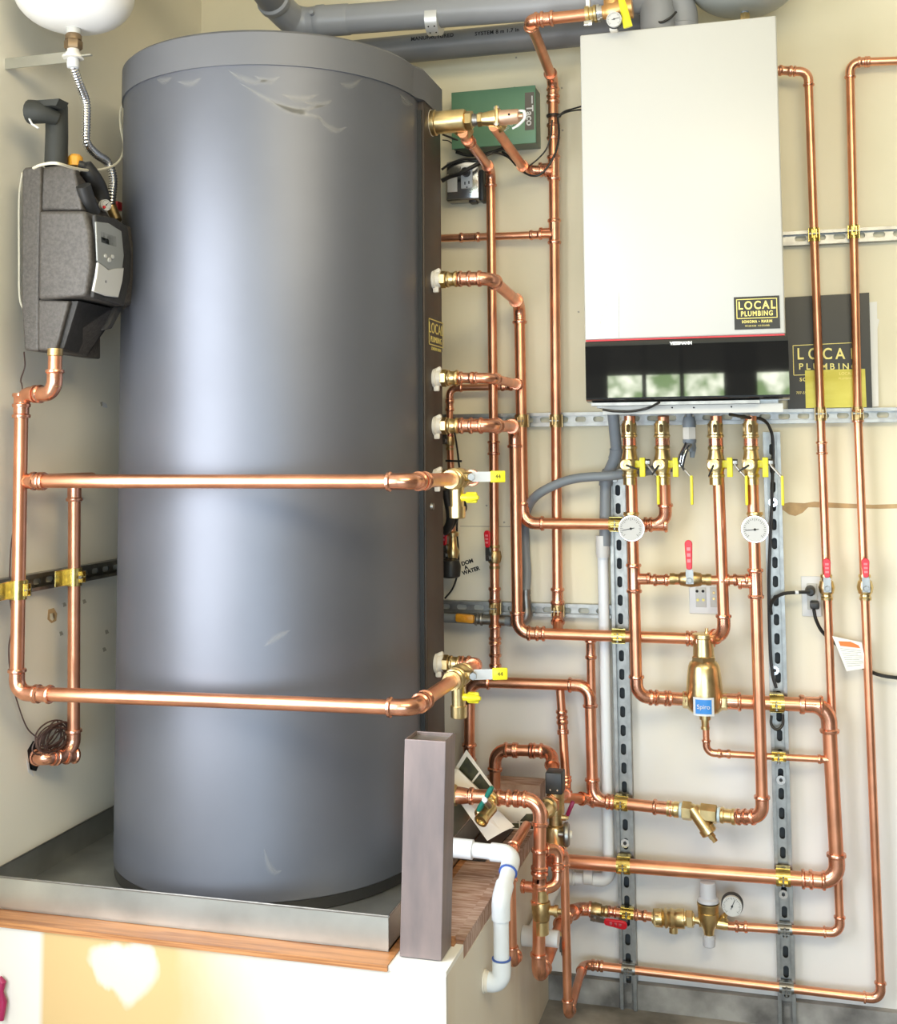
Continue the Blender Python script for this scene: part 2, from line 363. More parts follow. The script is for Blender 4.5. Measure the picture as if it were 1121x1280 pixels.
def strut(label, a, b, out, wid=.036, dep=.022, back=.0, web=.010, first=.02, pitch=.047, name='strut_channel'):
    a, b, out = V(a), V(b), V(out).normalized(); d = (b-a).normalized(); s = d.cross(out).normalized(); L = (b-a).length
    root = thing(name, label, 'strut', a)
    mb = MB(); hw = wid/2-.001; n = int((L-first)/pitch)
    def plate(t0, t1): mb.box(a+d*(t0+t1)/2+out*(back+web), (t1-t0, 2*hw, .002), (d, s, out))
    t = 0
    for i in range(n):
        t0 = first + i*pitch; t1 = t0+pitch
        if t0 > t: plate(t, t0)
        K_ = 16; inn = []; outr = []; cx = (t0+t1)/2; sl = .0075; ry = .0068
        for j in range(K_):
            an = 2*math.pi*j/K_; ux, uy = math.cos(an), math.sin(an)
            ix = ry*ux + (sl if ux > 0 else -sl if ux < 0 else 0); iy = ry*uy
            sc = 1/max(abs(ux), abs(uy)); inn.append((ix, iy)); outr.append((ux*sc*pitch/2, uy*sc*hw))
        vs = []
        for h in (.001, -.001):
            vs += [a+d*(cx+x)+s*y+out*(back+web+h) for x, y in outr]; vs += [a+d*(cx+x)+s*y+out*(back+web+h) for x, y in inn]
        fs = []
        for j in range(K_):
            j2 = (j+1) % K_; fs += [(j, j2, K_+j2, K_+j), (2*K_+j, 3*K_+j, 3*K_+j2, 2*K_+j2), (K_+j, K_+j2, 3*K_+j2, 3*K_+j)]
        mb.add(vs, fs); t = t1
    if t < L: plate(t, L)
    mb.build('slotted_web', 'zinc', root, smooth=False)
    if web > .015: MB().box((a+b)/2+out*.002, (L, wid-.004, .002), (d, s, out)).build('slot_shade_plate', 'slotshade', root, smooth=False)  # dark plate added behind the slots to stand for their shade
    for q in (-1, 1):
        mb = MB().box((a+b)/2+s*q*(wid/2)+out*(back+dep/2), (L, .0025, dep-.001), (d, s, out)); mb.box((a+b)/2+s*q*(wid/2-.0035)+out*(back+dep), (L, .008, .0022), (d, s, out))
        mb.build('flange', 'zinc', root, smooth=False)
    return root

def gauge(label, c, nrm, r, rim='zinc', name='thermometer', needle=2.3, deep=.012, upv=Z_, parent=None):
    nrm = V(nrm).normalized(); c = V(c); rt = V(upv).cross(nrm).normalized(); up = nrm.cross(rt)
    root = parent or thing(name, label, 'gauge', c)
    if parent is not None: root = MB().lathe(c-nrm*deep, nrm, [(0, r*.92), (deep*.95, r*.92)], 24).build('gauge_body', rim, parent); root['_o'] = parent['_o']
    MB().lathe(c-nrm*deep, nrm, [(0, r*.8), (0, r), (deep, r), (deep*1.1, r*.97), (deep*1.1, r*.9), (deep*.85, r*.89)], 32).build('bezel', rim, root)
    MB().lathe(c-nrm*deep*.3, nrm, [(0, r*.9), (deep*1.1, r*.9)], 32).build('dial', 'dial_w', root)
    mb = MB()
    for i in range(25):
        a = math.radians(225-i*270/24); L = .12 if i % 4 else .2
        q = rt*math.cos(a)+up*math.sin(a); mb.box(c+nrm*deep*.84+q*r*(.8-L/2), (r*L, r*.025, .0006), (q, nrm.cross(q), nrm))
    mb.build('scale_marks', 'ink', root)
    q = rt*math.cos(needle)+up*math.sin(needle)
    mb = MB().box(c+nrm*deep*.9+q*r*.2, (r*.95, r*.045, .0007), (q, nrm.cross(q), nrm)); mb.lathe(c+nrm*deep*.8, nrm, [(0, r*.09), (.002, r*.09)], 10); mb.build('needle', 'ink', root)
    return root

# ================================================================ the room
RX, RY, RZ, FZ = 4.2, -6.3, 2.9, .045
struct(MB().bx(-.3, RX+.2, RY-3, .3, FZ-.15, FZ).build('floor', 'floor', smooth=False))
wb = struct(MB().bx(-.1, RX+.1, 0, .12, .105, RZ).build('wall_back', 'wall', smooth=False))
wl = MB(); wl.bx(-.1, 0, -1.32, .0, FZ, RZ); wl.bx(-.1, 0, -2.88, -1.32, 2.3, RZ); wl.bx(-.1, 0, RY, -2.88, FZ, RZ)
wl = struct(wl.build('wall_left', 'wall_l', smooth=False))
struct(MB().bx(RX, RX+.1, RY, 0, FZ, RZ).build('wall_right', 'wall_r', smooth=False))
wr = MB(); wr.bx(-.1, .1, RY-.12, RY, FZ, RZ); wr.bx(3.7, RX, RY-.12, RY, FZ, RZ); wr.bx(.1, 3.7, RY-.12, RY, 2.35, RZ)
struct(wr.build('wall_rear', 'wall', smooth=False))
struct(MB().bx(-.1, RX+.1, RY-.1, .12, RZ, RZ+.1).build('ceiling', 'ceil', smooth=False))
cb = MB().bx(1.0, RX, -.022, .12, FZ, .107).build('baseboard_back', 'concrete', smooth=False); struct(cb)
# half raised garage door behind the camera with its row of windows
gd = MB()
win = [(.43, .68), (.71, .95), (.98, 1.26), (1.49, 1.74), (1.78, 2.03)]
xs = [.1]+[a for q in win for a in q]+[3.7]
for i in range(0, len(xs), 2): gd.bx(xs[i], xs[i+1], RY-.05, RY, 1.66, 2.35)
gd.bx(.1, 3.7, RY-.05, RY, 1.62, 1.72); gd.bx(.1, 3.7, RY-.05, RY, 1.98, 2.35)
gd = struct(gd.build('door_1', mat('dark_door_paint', (.06, .055, .05), 0, .5), smooth=False))
fol = bpy.data.materials.new('daylit_garden_glass'); fol.use_nodes = True
n = fol.node_tree.nodes; l = fol.node_tree.links; b = n['Principled BSDF']
no = n.new('ShaderNodeTexNoise'); no.inputs['Scale'].default_value = 9; no.inputs['Detail'].default_value = 6
tc = n.new('ShaderNodeTexCoord'); l.new(tc.outputs['Object'], no.inputs[0]); cr = n.new('ShaderNodeValToRGB')
cr.color_ramp.elements[0].position = .38; cr.color_ramp.elements[0].color = (.16, .25, .10, 1); cr.color_ramp.elements[1].position = .66; cr.color_ramp.elements[1].color = (.95, .98, .80, 1)
l.new(no.outputs['Fac'], cr.inputs[0]); l.new(cr.outputs[0], b.inputs['Emission Color']); b.inputs['Emission Strength'].default_value = 14
for a, c in win: MB().bx(a, c, RY-.03, RY-.02, 1.72, 1.98).build('pane', fol, gd, smooth=False)

# marks on the back wall: drywall seam, torn patch, screw spots, hand lettering
def wallpoly(pts, m, name, th=.0006):
    return MB().prism([P(x, y, 0)+V((0, -.0002, 0)) for x, y in pts], (0, -th, 0)).build(name, m, wb, smooth=False)
wallpoly([(975, 631), (986, 628), (1005, 629), (1018, 627), (1050, 629), (1090, 631), (1121, 630), (1140, 630), (1140, 635), (1100, 636), (1050, 635), (1010, 634), (1003, 641), (994, 645), (986, 643), (978, 637)], 'tan', 'torn_patch')
wallpoly([(575, 657.4), (700, 658), (752, 658), (752, 658.8), (660, 658.9), (575, 658.2)], 'groove', 'board_seam')
for x, y in ((630, 653), (723, 390), (645, 72), (702, 110), (703, 163), (608, 632)):
    wallpoly([(x-1.2, y-1), (x+1, y-1.2), (x+1.4, y+.8), (x-.8, y+1.3)], 'groove', 'screw_spot')
lr = V((math.cos(.32), 0, math.sin(.32))); lu = V((-math.sin(.32), 0, math.cos(.32)))
lo = thing('hand_lettering', 'black handwritten letters on the cream wall beside the tank column', 'writing', P(584, 709, -.001))
for s_, x, y in (('DOM', 584, 703), ('A', 582.5, 709.5), ('WATER', 588.5, 713.5)): text(s_, .0145, P(x, y, -.001), lr, lu, 'ink', lo, ext=.0002, bold=.0006)
# marks on the left wall
def lwp(cx, cy, pts, m, name): return MB().prism([PX(cx+a, cy+b, 0)+V((.0002, 0, 0)) for a, b in pts], (.0006, 0, 0)).build(name, m, wl, smooth=False)
lwp(65, 770, [(-5, -8), (2, -10), (6, -3), (5, 6), (-1, 9), (-6, 4)], 'tan', 'rust_stain')
lwp(65, 771, [(-3, -4), (2, -5), (4, 1), (0, 5), (-3, 3)], 'wall', 'chipped_spot')
for a, c in ((76, 792), (80, 756), (105, 752), (133, 790), (130, 812), (127, 505)):
    lwp(a, c, [(-2, -2), (1, -3), (3, 1), (-1, 3)], 'groove', 'scuff')
lwp(130, 506, [(-3, -4), (3, -1), (4, 4), (-2, 3)], 'plastic_w', 'wall_anchor')
lwp(43, 948, [(-9, -10), (-2, -22), (6, -18), (7, 4), (2, 16), (-6, 14)], 'ink', 'pipe_hole')
lwp(42, 955, [(-9, -6), (-7, 10), (0, 16), (-3, 4)], 'plastic_w', 'torn_edge')

# ---------------------------------------------------------------- platform
PXR, PYF, PZT = 1.015, -.985, .51
pf = thing('platform', 'boxed platform of patched drywall that carries the grey tank', 'platform', (PXR/2, PYF/2, FZ))
MB().bx(.003, PXR, PYF, PYF+.0125, FZ, PZT-.0115).build('front_panel', 'board', pf, smooth=False)
MB().bx(PXR-.0125, PXR, PYF+.0127, -.003, FZ, PZT-.031).build('side_panel', 'board_side', pf, smooth=False)
MB().bx(.003, .905, PYF-.006, -.003, PZT-.011, PZT).build('plywood_top', 'ply_edge', pf, smooth=False)
MB().bx(.905, PXR-.001, -.86, -.003, PZT-.030, PZT+.0005).build('plywood_top', 'ply', pf, smooth=False)
MB().bx(.905, PXR, PYF, -.861, PZT-.0113, PZT-.002).build('plaster_corner', 'paper', pf, smooth=False)
MB().bx(PXR-.02, PXR, PYF+.0126, -.861, PZT-.0308, PZT-.0115).build('plaster_corner', 'board_side', pf, smooth=False)
MB().bx(PXR-.020, PXR+.001, -.85, -.003, PZT+.001, PZT+.006).build('edge_batten', 'ply', pf, smooth=False)
MB().bx(.905, 1.0, -.875, -.862, PZT-.003, PZT+.012).build('wood_strip', 'ply_edge', pf, smooth=False)
tag(MB().bx(.86, 1.012, -.085, -.015, PZT+.0065, PZT+.085).build('wood_block', 'ply', smooth=False), 'brown wood block lying against the wall behind the folded brochure', 'wood')
mg = MB().sweep([P(0, 1221, -.9955), P(3, 1228, -.9955), P(2, 1240, -.9955), P(4, 1252, -.9955), P(2, 1275, -.9955)], [.003, .008, .004, .008, .005], 12)
tag(mg.build('rubber_strap', 'magenta'), 'dark magenta rubber piece hanging on the platform front at the lower left edge', 'strap')

# galvanized drain pan
PN = (.008, .889, -.935, -.02); LZ = .575
pan = thing('drain_pan', 'shallow galvanized drain pan under the grey tank', 'pan', (.45, -.48, PZT))
MB().bx(PN[0], PN[1], PN[2], PN[3], PZT+.001, PZT+.005).build('pan_floor', 'galv', pan, smooth=False)
for a in ((PN[0], PN[1], PN[2], PN[2]+.0018), (PN[0], PN[1], PN[3]-.0018, PN[3]), (PN[0], PN[0]+.0018, PN[2]+.002, PN[3]-.002), (PN[1]-.0018, PN[1], PN[2]+.002, PN[3]-.002)):
    MB().bx(*a, PZT+.001, LZ).build('pan_side', 'galv', pan, smooth=False)
hm = MB(); hm.sweep([(PN[0], PN[2], LZ), (PN[1], PN[2], LZ)], .0022, 8); hm.sweep([(PN[1], PN[2], LZ), (PN[1], PN[3], LZ)], .0022, 8); hm.sweep([(PN[0], PN[2], LZ), (PN[0], PN[3], LZ)], .0022, 8)
hm.build('hem', 'zinc', pan)

# square steel post
po = thing('steel_post', 'short square steel tube post with open top at the platform corner', 'post', (.958, -.91, PZT))
def sq(z, a, dx=0): return [(.958+dx-a, -.912-a*.85, z), (.958+dx+a, -.912-a*.85, z), (.958+dx+a, -.912+a*.85, z), (.958+dx-a, -.912+a*.85, z)]
def lean(z): return (z-.51)*.03
vs = []; z0, z1 = PZT+.0005, .907
for z, a in ((z0, .0405), (z1, .0405), (z1, .0365), (z0, .0365)): vs += sq(z, a, lean(z)-.003)
fs = [];
for q in range(3):
    for j in range(4): fs.append((q*4+j, q*4+(j+1) % 4, q*4+4+(j+1) % 4, q*4+4+j))
MB().add(vs, fs).build('tube', 'steel', po, smooth=False, bevel=.0035)
MB().add(sq(z1-.007, .0365, lean(z1)-.003), [(0, 1, 2, 3)]).build('inner_plug', 'galv', po, smooth=False)

# ---------------------------------------------------------------- the tank
TX, TY, TR, ZB, ZT = .467, -.511, .357, .5175, 2.347
tk = thing('storage_tank', 'tall dark grey cylindrical water tank standing in the drain pan', 'tank', (TX, TY, ZB))
MB().lathe((TX, TY, ZB+.02), Z_, [(0, TR-.004), (.004, TR), (ZT-.075-ZB-.02, TR), (ZT-.075-ZB-.02, TR-.02)], 128).build('jacket', 'tank', tk, ang=30)
MB().lathe((TX, TY, ZB-.001), Z_, [(0, TR-.008), (.0, TR-.002), (.022, TR-.002), (.022, TR-.01)], 96).build('base_ring', 'black', tk)
CX, CY0, CY1 = .838, -.497, -.352
MB().bx(.72, CX, CY0, CY1, ZB+.004, ZT-.06, .004).build('connection_column', 'column', tk, ang=60)
MB().bx(.80, CX-.004, CY0-.008, CY0-.0005, ZB+.02, ZT-.10).build('gasket', 'black', tk, smooth=False)
# outline: circle with the column corner squared in
out = []
for i in range(160):
    a = .50 + (2*math.pi-.56)*i/159; out.append((TX+(TR+.004)*math.cos(a), TY+(TR+.004)*math.sin(a)))
out += [(CX+.003, CY0-.006), (CX+.003, CY1+.004), (CX-.012, CY1+.010)]
bmk = MB(); k = len(out); vs = []
lv = [(ZT-.077, 0), (ZT-.006, 0), (ZT, .006), (ZT+.004, .05)]
for z, ins in lv:
    for x, y in out:
        d = V((x-TX, y-TY, 0)); L = d.length; d = d*(1-ins/L); vs.append((TX+d.x, TY+d.y, z))
fs = [(q*k+j, q*k+(j+1) % k, (q+1)*k+(j+1) % k, (q+1)*k+j) for q in range(3) for j in range(k)]
fs += [tuple(range(3*k, 4*k)), tuple(reversed(range(k)))]
bmk.add(vs, fs).build('top_rim', 'tankcap', tk, ang=30)
# pale arcs on the jacket: thin layered translucent strips
sm = mat('pale_arc_film', (.55, .55, .52), .4, .5, alpha=.055)
def onjac(x, y):
    d = ray(x, y); d2 = V((d.x, d.y)); c2 = V((CAM.x-TX, CAM.y-TY)); A = d2.dot(d2); B = d2.dot(c2); C_ = c2.dot(c2)-(TR+.0006)**2
    disc = B*B-A*C_
    if disc < 0: return None
    return CAM + d*((-B-math.sqrt(disc))/A)
arcs = [((285, 88), (300, 97), (318, 103), (335, 100)), ((300, 104), (330, 122), (360, 137), (395, 146), (405, 150)), ((318, 95), (335, 102), (350, 96)), ((352, 118), (375, 124), (398, 118)), ((345, 130), (372, 138), (405, 132)),
        ((398, 148), (410, 158), (422, 163), (434, 158)), ((380, 128), (402, 131), (415, 125)), ((195, 98), (205, 101), (215, 97)), ((222, 102), (238, 105), (252, 97)), ((425, 104), (438, 107), (452, 98)), ((500, 118), (508, 128), (516, 131)),
        ((330, 1060), (336, 1082), (344, 1090), (352, 1088)), ((330, 808), (345, 797), (362, 788))]
for a in arcs:
    pts = smoothpath([V((x, y, 0)) for x, y in a], 6); kk = len(pts)
    for lay, W in enumerate((5.2, 3.6, 2.2, 1.1)):
        vs = []; ok = True
        for i, p in enumerate(pts):
            t = (pts[min(i+1, kk-1)]-pts[max(i-1, 0)]).normalized(); nn = V((-t.y, t.x, 0)); wd = W*math.sin(math.pi*(i+.25)/(kk-.5))
            q1 = onjac(p.x+nn.x*wd, p.y+nn.y*wd); q2 = onjac(p.x-nn.x*wd, p.y-nn.y*wd)
            if q1 is None or q2 is None: ok = False; break
            ce = V((TX, TY, 0)); up_ = lambda q: q + V((q.x-TX, q.y-TY, 0)).normalized()*(.0002*lay)
            vs += [up_(q1), up_(q2)]
        if ok: MB().add(vs, [(2*i, 2*i+1, 2*i+3, 2*i+2) for i in range(kk-1)]).build('pale_arc', sm, tk)
# labels on the column
def colp(x, y): return PX(x, y, CX+.0004)
MB().prism([colp(540, 111), colp(551.5, 124), colp(551.5, 135), colp(540, 121)], (.0006, 0, 0)).build('red_plate', 'redprint', tk, smooth=False)
MB().prism([colp(540, 124), colp(551.5, 138), colp(551.5, 146), colp(540, 140)], (.0006, 0, 0)).build('grey_plate', 'grey_panel', tk, smooth=False)
cs = MB().prism([colp(536.5, 396), colp(552.5, 403), colp(552.5, 440), colp(536.5, 431)], (.0005, 0, 0)).build('sticker', 'folder', tk, smooth=False); cs['_o'] = tk['_o']
yc = (colp(536.5, 400).y+colp(552.5, 400).y)/2; zc = colp(544, 412).z
text('LOCAL', .036, (CX+.0012, yc, zc), Y_, Z_, 'gold', cs, sx=1.0, space=1.1)
text('PLUMBING', .02, (CX+.0012, yc, zc-.026), Y_, Z_, 'gold', cs, sx=1.0)
text('SONOMA MARIN', .011, (CX+.0012, yc, zc-.048), Y_, Z_, 'gold', cs)
fr = MB()
for y0, y1, a, b_ in ((yc-.062, yc+.062, .020, .0225), (yc-.062, yc+.062, -.040, -.0375), (yc-.062, yc-.059, -.04, .0225), (yc+.059, yc+.062, -.04, .0225)): fr.bx(CX+.001, CX+.0015, y0, y1, zc+a, zc+b_)
fr.build('border', 'gold', cs, smooth=False)
MB().lathe(PX(539, 633, CX), X_, [(0, .009), (.006, .008)], 16).build('plug_cap', 'zinc', tk)
MB().lathe((TX-TR-.012, TY, 2.27), X_, [(0, .006), (.02, .006)], 10).build('rivet', 'black', tk)
MB().sweep([(TX-TR+.006, TY+.05, P(143, 820, TY).z-.06), (TX-TR-.012, TY+.05, P(143, 820, TY).z), (TX-TR+.006, TY+.05, P(143, 820, TY).z+.06)], [.02, .03, .02], 12).build('side_cover', 'black', tk)

# ---------------------------------------------------------------- boiler
BX0, BX1, BYF = 1.192, 1.643, -.38
bz1 = P(850, 31, BYF).z; bzm = P(855, 421, BYF).z; bz0 = P(855, 501, BYF).z
bo = thing('boiler', 'tall white wall hung boiler with a gloss black lower panel', 'boiler', ((BX0+BX1)/2, -.01, bz0))
MB().bx(BX0+.004, BX1-.004, BYF+.02, -.001, bz0+.02, bz1-.003).build('casing', 'white', bo, smooth=False)
MB().bx(BX0, BX1, BYF, BYF+.0195, bzm, bz1, .004).build('front_cover', 'white', bo, ang=50)
MB().bx(BX0+.002, BX1-.002, BYF+.0005, BYF+.02, bzm-.004, bzm-.0005).build('red_stripe', 'redprint', bo, smooth=False)
prof = [(bzm-.005, 0), (bzm-.012, -.0035), (bzm-.016, -.0038), (bz0+.010, -.0038), (bz0+.006, -.003), (bz0+.003, .002), (bz0, .02)]
pp = [(BX0+.001, BYF+d, z) for z, d in prof]+[(BX0+.001, BYF+.10, bz0), (BX0+.001, BYF+.10, bzm-.005)]
MB().prism(pp, (BX1-BX0+.004, 0, 0)).build('control_panel', 'gloss_black', bo, smooth=False)
MB().bx(BX0+.012, BX1-.06, BYF+.005, BYF+.05, bz0-.008, bz0-.001).build('drip_rail', 'zinc', bo, smooth=False)
bpz = P(850, 517, -.34).z
MB().bx(BX0+.035, BX1-.01, -.352, -.345, bpz, bz0-.0085).build('bottom_apron', 'white', bo, smooth=False)
MB().bx(BX0+.02, BX1-.02, -.344, -.01, bz0-.012, bz0+.018).build('bottom_plate', 'zinc', bo, smooth=False)
for x, y in ((840, 509.5), (867, 509.5), (914, 508.5)):
    MB().lathe(P(x, y, -.3525), (0, -1, 0), [(0, .002), (.0015, .0016)], 8).build('screw', 'ink', bo)
text('VIESSMANN', .0098, P(851, 429, BYF-.0045)+V((0, 0, 0)), X_, Z_, 'plastic_w', bo, ext=.0006, bold=.0006, sx=.95)
def sticker(par, c, rt, wd, hh, scale=1., name='sticker'):
    s_ = MB().box(c, (wd, .0008, hh), (V(rt), V((0, -1, 0)), Z_)).build(name, 'folder', par, smooth=False)
    s_['_o'] = par['_o']; f = V((0, -.0008, 0)); c = V(c)+f; up = Z_
    w2, h = wd*.88, hh
    text('LOCAL', h*.34, c+V(rt)*0+up*h*.22, rt, up, 'gold', s_, sx=1.06*wd/.1*.085/hh*.72, space=1.28, bold=h*.008, ext=.0002)
    text('PLUMBING', h*.21, c-up*h*.03, rt, up, 'gold', s_, sx=1.0*wd/.1*.085/hh*.72, space=1.2, bold=h*.005, ext=.0002)
    text('SONOMA • MARIN', h*.115, c-up*h*.27, rt, up, 'gold', s_, sx=.95*wd/.1*.085/hh*.72, space=1.25, bold=h*.004, ext=.0002)
    text('707-555-0183   415-555-0185', h*.07, c-up*h*.4, rt, up, 'gold', s_, sx=wd/.1*.085/hh*.75, ext=.0002)
    b = MB(); R_ = V(rt)
    for dz in (h*.42, -h*.16): b.box(c+up*dz, (w2, .0006, h*.022), (R_, V((0, -1, 0)), Z_))
    for dx in (-w2/2, w2/2): b.box(c+R_*dx+up*h*.13, (h*.022, .0006, h*.6), (R_, V((0, -1, 0)), Z_))
    b.build('border', 'gold', s_, smooth=False); return s_
q0, q1 = P(917, 372, BYF-.001), P(975, 410, BYF-.001)
sticker(bo, (q0+q1)/2, (1, 0, 0), (q1-q0).x, (q0-q1).z*1.02)
ds = MB().prism([P(734, 366, BYF-.0005), P(773, 365, BYF-.0005), P(773, 422, BYF-.0005), P(734, 424, BYF-.0005)], (0, -.0006, 0)).build('diagram_label', 'paper', bo, smooth=False); ds['_o'] = bo['_o']
dm = MB()
for poly in ([(737, 370), (748, 374), (748, 396), (737, 391)], [(756, 394), (767, 397), (768, 417), (758, 411)]): dm.prism([P(x, y, BYF-.0012) for x, y in poly], (0, -.0004, 0))
dm.build('drawing', mat('pale_print', (.66, .67, .60), 0, .6), ds, smooth=False)
dm = MB()
for a in (((737, 394), (742, 398), (740, 402)), ((745, 396), (749, 407), (751, 401)), ((757, 380), (752, 396), (750, 410)), ((757, 380), (761, 388), (766, 391), (768, 385)), ((758, 398), (763, 400), (767, 395))):
    dm.sweep([P(x, y, BYF-.0012) for x, y in a], .0007, 5)
dm.build('drawing_lines', 'greyink', ds)

# ---------------------------------------------------------------- struts
st_label = 'galvanized slotted strut channel '
def zst(x, y, Y=-.02): return P(x, y, Y).z
zu = zst(1000, 520); strut(st_label+'running level under the boiler and folder', (.70, 0, zu), (2.4, 0, zu), (0, -1, 0), .034, .022)
zr = zst(1050, 295); strut(st_label+'running level to the upper right of the boiler', (BX1+.003, 0, zr), (2.4, 0, zr), (0, -1, 0), .034, .022)
zl = zst(700, 763); strut(st_label+'short level piece above the grey gas pipe', (.70, 0, zl), (P(764, 763, -.02).x, 0, zl), (0, -1, 0), .032, .022)
VA, VB = P(771, 592, -.03), P(786, 1262, -.03)
strut(st_label+'standing upright left of the air separator', (VA.x, 0, VA.z), (VB.x, 0, FZ+.001), (0, -1, 0), .040, .032, web=.021)
WA, WB = P(964, 540, -.03), P(984, 1275, -.03)
strut(st_label+'standing upright right of the air separator', (WA.x, 0, WA.z), (WB.x, 0, FZ+.001), (0, -1, 0), .040, .032, web=.021)
LA, LB = PX(0, 736.5, .02), PX(150, 708.5, .02); zz = (LA.z+LB.z)/2
strut(st_label+'level on the left wall, ending behind the tank', (0, -1.2, zz), (0, -.42, zz), (1, 0, 0), .036, .022)
# short bracket at the top of the left upright
sb = thing('strut_bracket', 'small bolted steel bracket atop the left upright channel', 'bracket', P(768, 597, -.036))
MB().bx(VA.x-.028, VA.x+.02, -.043, -.036, VA.z-.02, VA.z+.012).build('plate', 'zinc', sb, smooth=False)
hexn(MB(), P(769, 600, -.043), (0, -1, 0), .008, .007).build('bolt', 'zinc', sb)
for x, y in ((966, 628), (976, 975), (979, 1118), (781, 1054), (968, 838)):
    wsh = thing('channel_washer', {966: 'round washer low on the right upright beside the valve levers', 976: 'round washer on the right upright below the small copper branch', 979: 'round washer on the right upright below the lowest large pipe', 781: 'round washer on the left upright above the lowest large pipe', 968: 'round washer on the right upright above the separator outlet clamp'}[x], 'washer', P(x, y, -.024))
    MB().lathe(P(x, y, -.0222), (0, -1, 0), [(0, .011), (.002, .011)], 20).build('disc', 'chrome', wsh); hexn(MB(), P(x, y, -.0245), (0, -1, 0), .003, .0045).build('screw', 'black', wsh)

# ================================================================ copper pipework on the back wall
r1, r34, r12, r114 = .0143, .0112, .0082, .0172
YB = -.12                                    # plane of the risers under the boiler
# risers
pipe('copper riser under the first boiler valve, bending right into the air separator', [P(787, 520, YB), P(796, 871, YB), P(855, 874, -.085)], r1,
     cps=[(1, .45), (1, .85)], tees=[(0, .582, X_, r34)])
pipe('copper pipe from the highest tank elbow down to the second boiler valve',
     [P(556, 349, -.43), P(613, 348, -.43), P(649, 379, -.045), P(654, 654, -.074), P(832, 656, -.074), P(829, 520, YB)], r1, cps=[(0, .55, .055), (3, .95)])
pipe('copper riser under the third boiler valve, running left to the tank', [P(895, 520, YB), P(905, 792, YB), P(884, 799, -.062), P(647, 791, -.102), P(643, 533, -.09), P(616, 532, -.43), P(556, 532, -.43)], r1,
     cps=[(2, .02), (2, .9), (5, .45, .055)], tees=[(2, .035, -Y_, r12)])
pipe('copper riser under the fourth boiler valve, down to the strainer', [P(938, 520, YB), P(953, 1021, YB), P(915, 1021, -.09), ], r1, tees=[(0, .424, -X_, r34)], cps=[(1, .55)])
pipe('copper pipe from the strainer left, up and left again to the lower tank riser', [P(838, 1011, -.075), P(741, 1000, -.063), P(737, 857, -.055), P(587, 852, -.055), P(586, 1000, -.055)], r1, cps=[(0, .1), (0, .9), (3, .6)])
pipe('short bypass pipe with the upright red handle valve', [P(797, 725, YB), P(944, 725, YB)], r34, cps=[(0, .2), (0, .88), (0, .75, .02)])
pipe('large copper pipe from the separator outlet down and back to the left', [P(895, 876, -.085), P(1035, 882, -.062), P(1047, 1102, -.062), P(688, 1075, -.062)], r114, cps=[(0, .12), (0, .85), (2, .08)])
pipe('thin copper drain pipe from under the separator to the large riser', [P(882, 903, -.085), P(883, 941, -.085), P(1043, 950, -.066)], r12, cps=[(1, .14, .03), (1, .92, .03)])
pipe('thin vertical copper pipe carrying the red valve nearest the wall socket', [P(940, 86, -.075), P(1010, 90, -.075), P(1027, 560, -.042), P(1050, 1166, -.042), P(905, 1157, -.045)], r34*.92, cps=[(3, .85, .03), (0, .6)])
pipe('rightmost copper pipe, from the right frame edge down and left along the floor', [P(1180, 74, -.042), P(1062, 78, -.042), P(1072, 520, -.042), P(1101, 1249, -.042), P(729, 1205, -.042), P(710, 1272, -.30), P(705, 1064, -.30), P(684, 1066, -.40)], r34*.92, cps=[(0, .85, .03), (3, .95, .03)])
pipe('tall copper wall pipe from the relief valve line down to the return pipe', [P(664, 31, -.385), P(691, 100, -.042), P(697, 766, -.042), P(697.3, 796, -.088)], r1*.93, cps=[(1, .03), (1, .1), (1, .97)], tees=[(1, .17, -X_), (1, .2915, -X_, r34*.9)])
pipe('copper pipe above the boiler from the gauge valve to the first bend', [P(745, 17, -.385), P(662, 26, -.385), P(665, 36, -.36)], r1, cps=[(0, .78)])
pipe('copper discharge pipe from the relief valve back to the tall wall pipe', [P(617, 158, -.43), P(657, 213, -.05), P(690, 214, -.05)], r1*.86, cps=[(1, .5, .05)])
pipe('copper wall pipe from the mixing tee down past the left red valve', [P(578, 166, -.425), P(613, 212, -.052), P(617, 560, -.052), P(619, 853, -.055)], r1*.86, cps=[(0, .2), (2, .63), (2, .79), (2, .86), (2, .955)])
pipe('horizontal copper pipe left of the tall wall pipe, just under the outlet box', [P(548, 298, -.045), P(690, 293, -.048)], r34*.9, cps=[(0, .28, .055), (0, .86)])
pipe('copper pipe from the middle tank elbow joining the wall riser', [P(556, 472, -.43), P(616, 473, -.43), P(649, 481, -.06)], r34, cps=[(0, .45), (1, .9)])
pipe('dim small copper pipe behind the tank elbows, turning down', [P(646, 483, -.045), P(562, 485, -.045), P(562, 540, -.045), P(565, 640, -.045), P(565, 690, -.045)], r12*1.1, cps=[(0, .15, .03), (1, .4, .03), (2, .6, .03)])
pipe('short vertical copper link between the return pipe and the lower pipe', [P(738, 796, -.058), P(740, 905, -.05)], r34, cps=[(0, .14, .05)])
pipe('small copper drop pipe below the lower horizontal run', [P(700, 862, -.052), P(703, 905, -.052), P(708, 992, -.09), P(700, 997, -.25)], r34, cps=[(0, .8, .035), (1, .05, .035), (1, .9)])
pipe('short copper stub between the circulator and the lower riser', [P(700, 997, -.14), P(741, 999, -.055)], r1*.9, cps=[(0, .8)])
pipe('arched copper pipe loop over the platform end', [P(618, 1000, -.10), P(619, 937, -.10), P(690, 939, -.10), P(690, 985, -.20)], r1, cps=[(1, .28, .035), (1, .72, .035)])
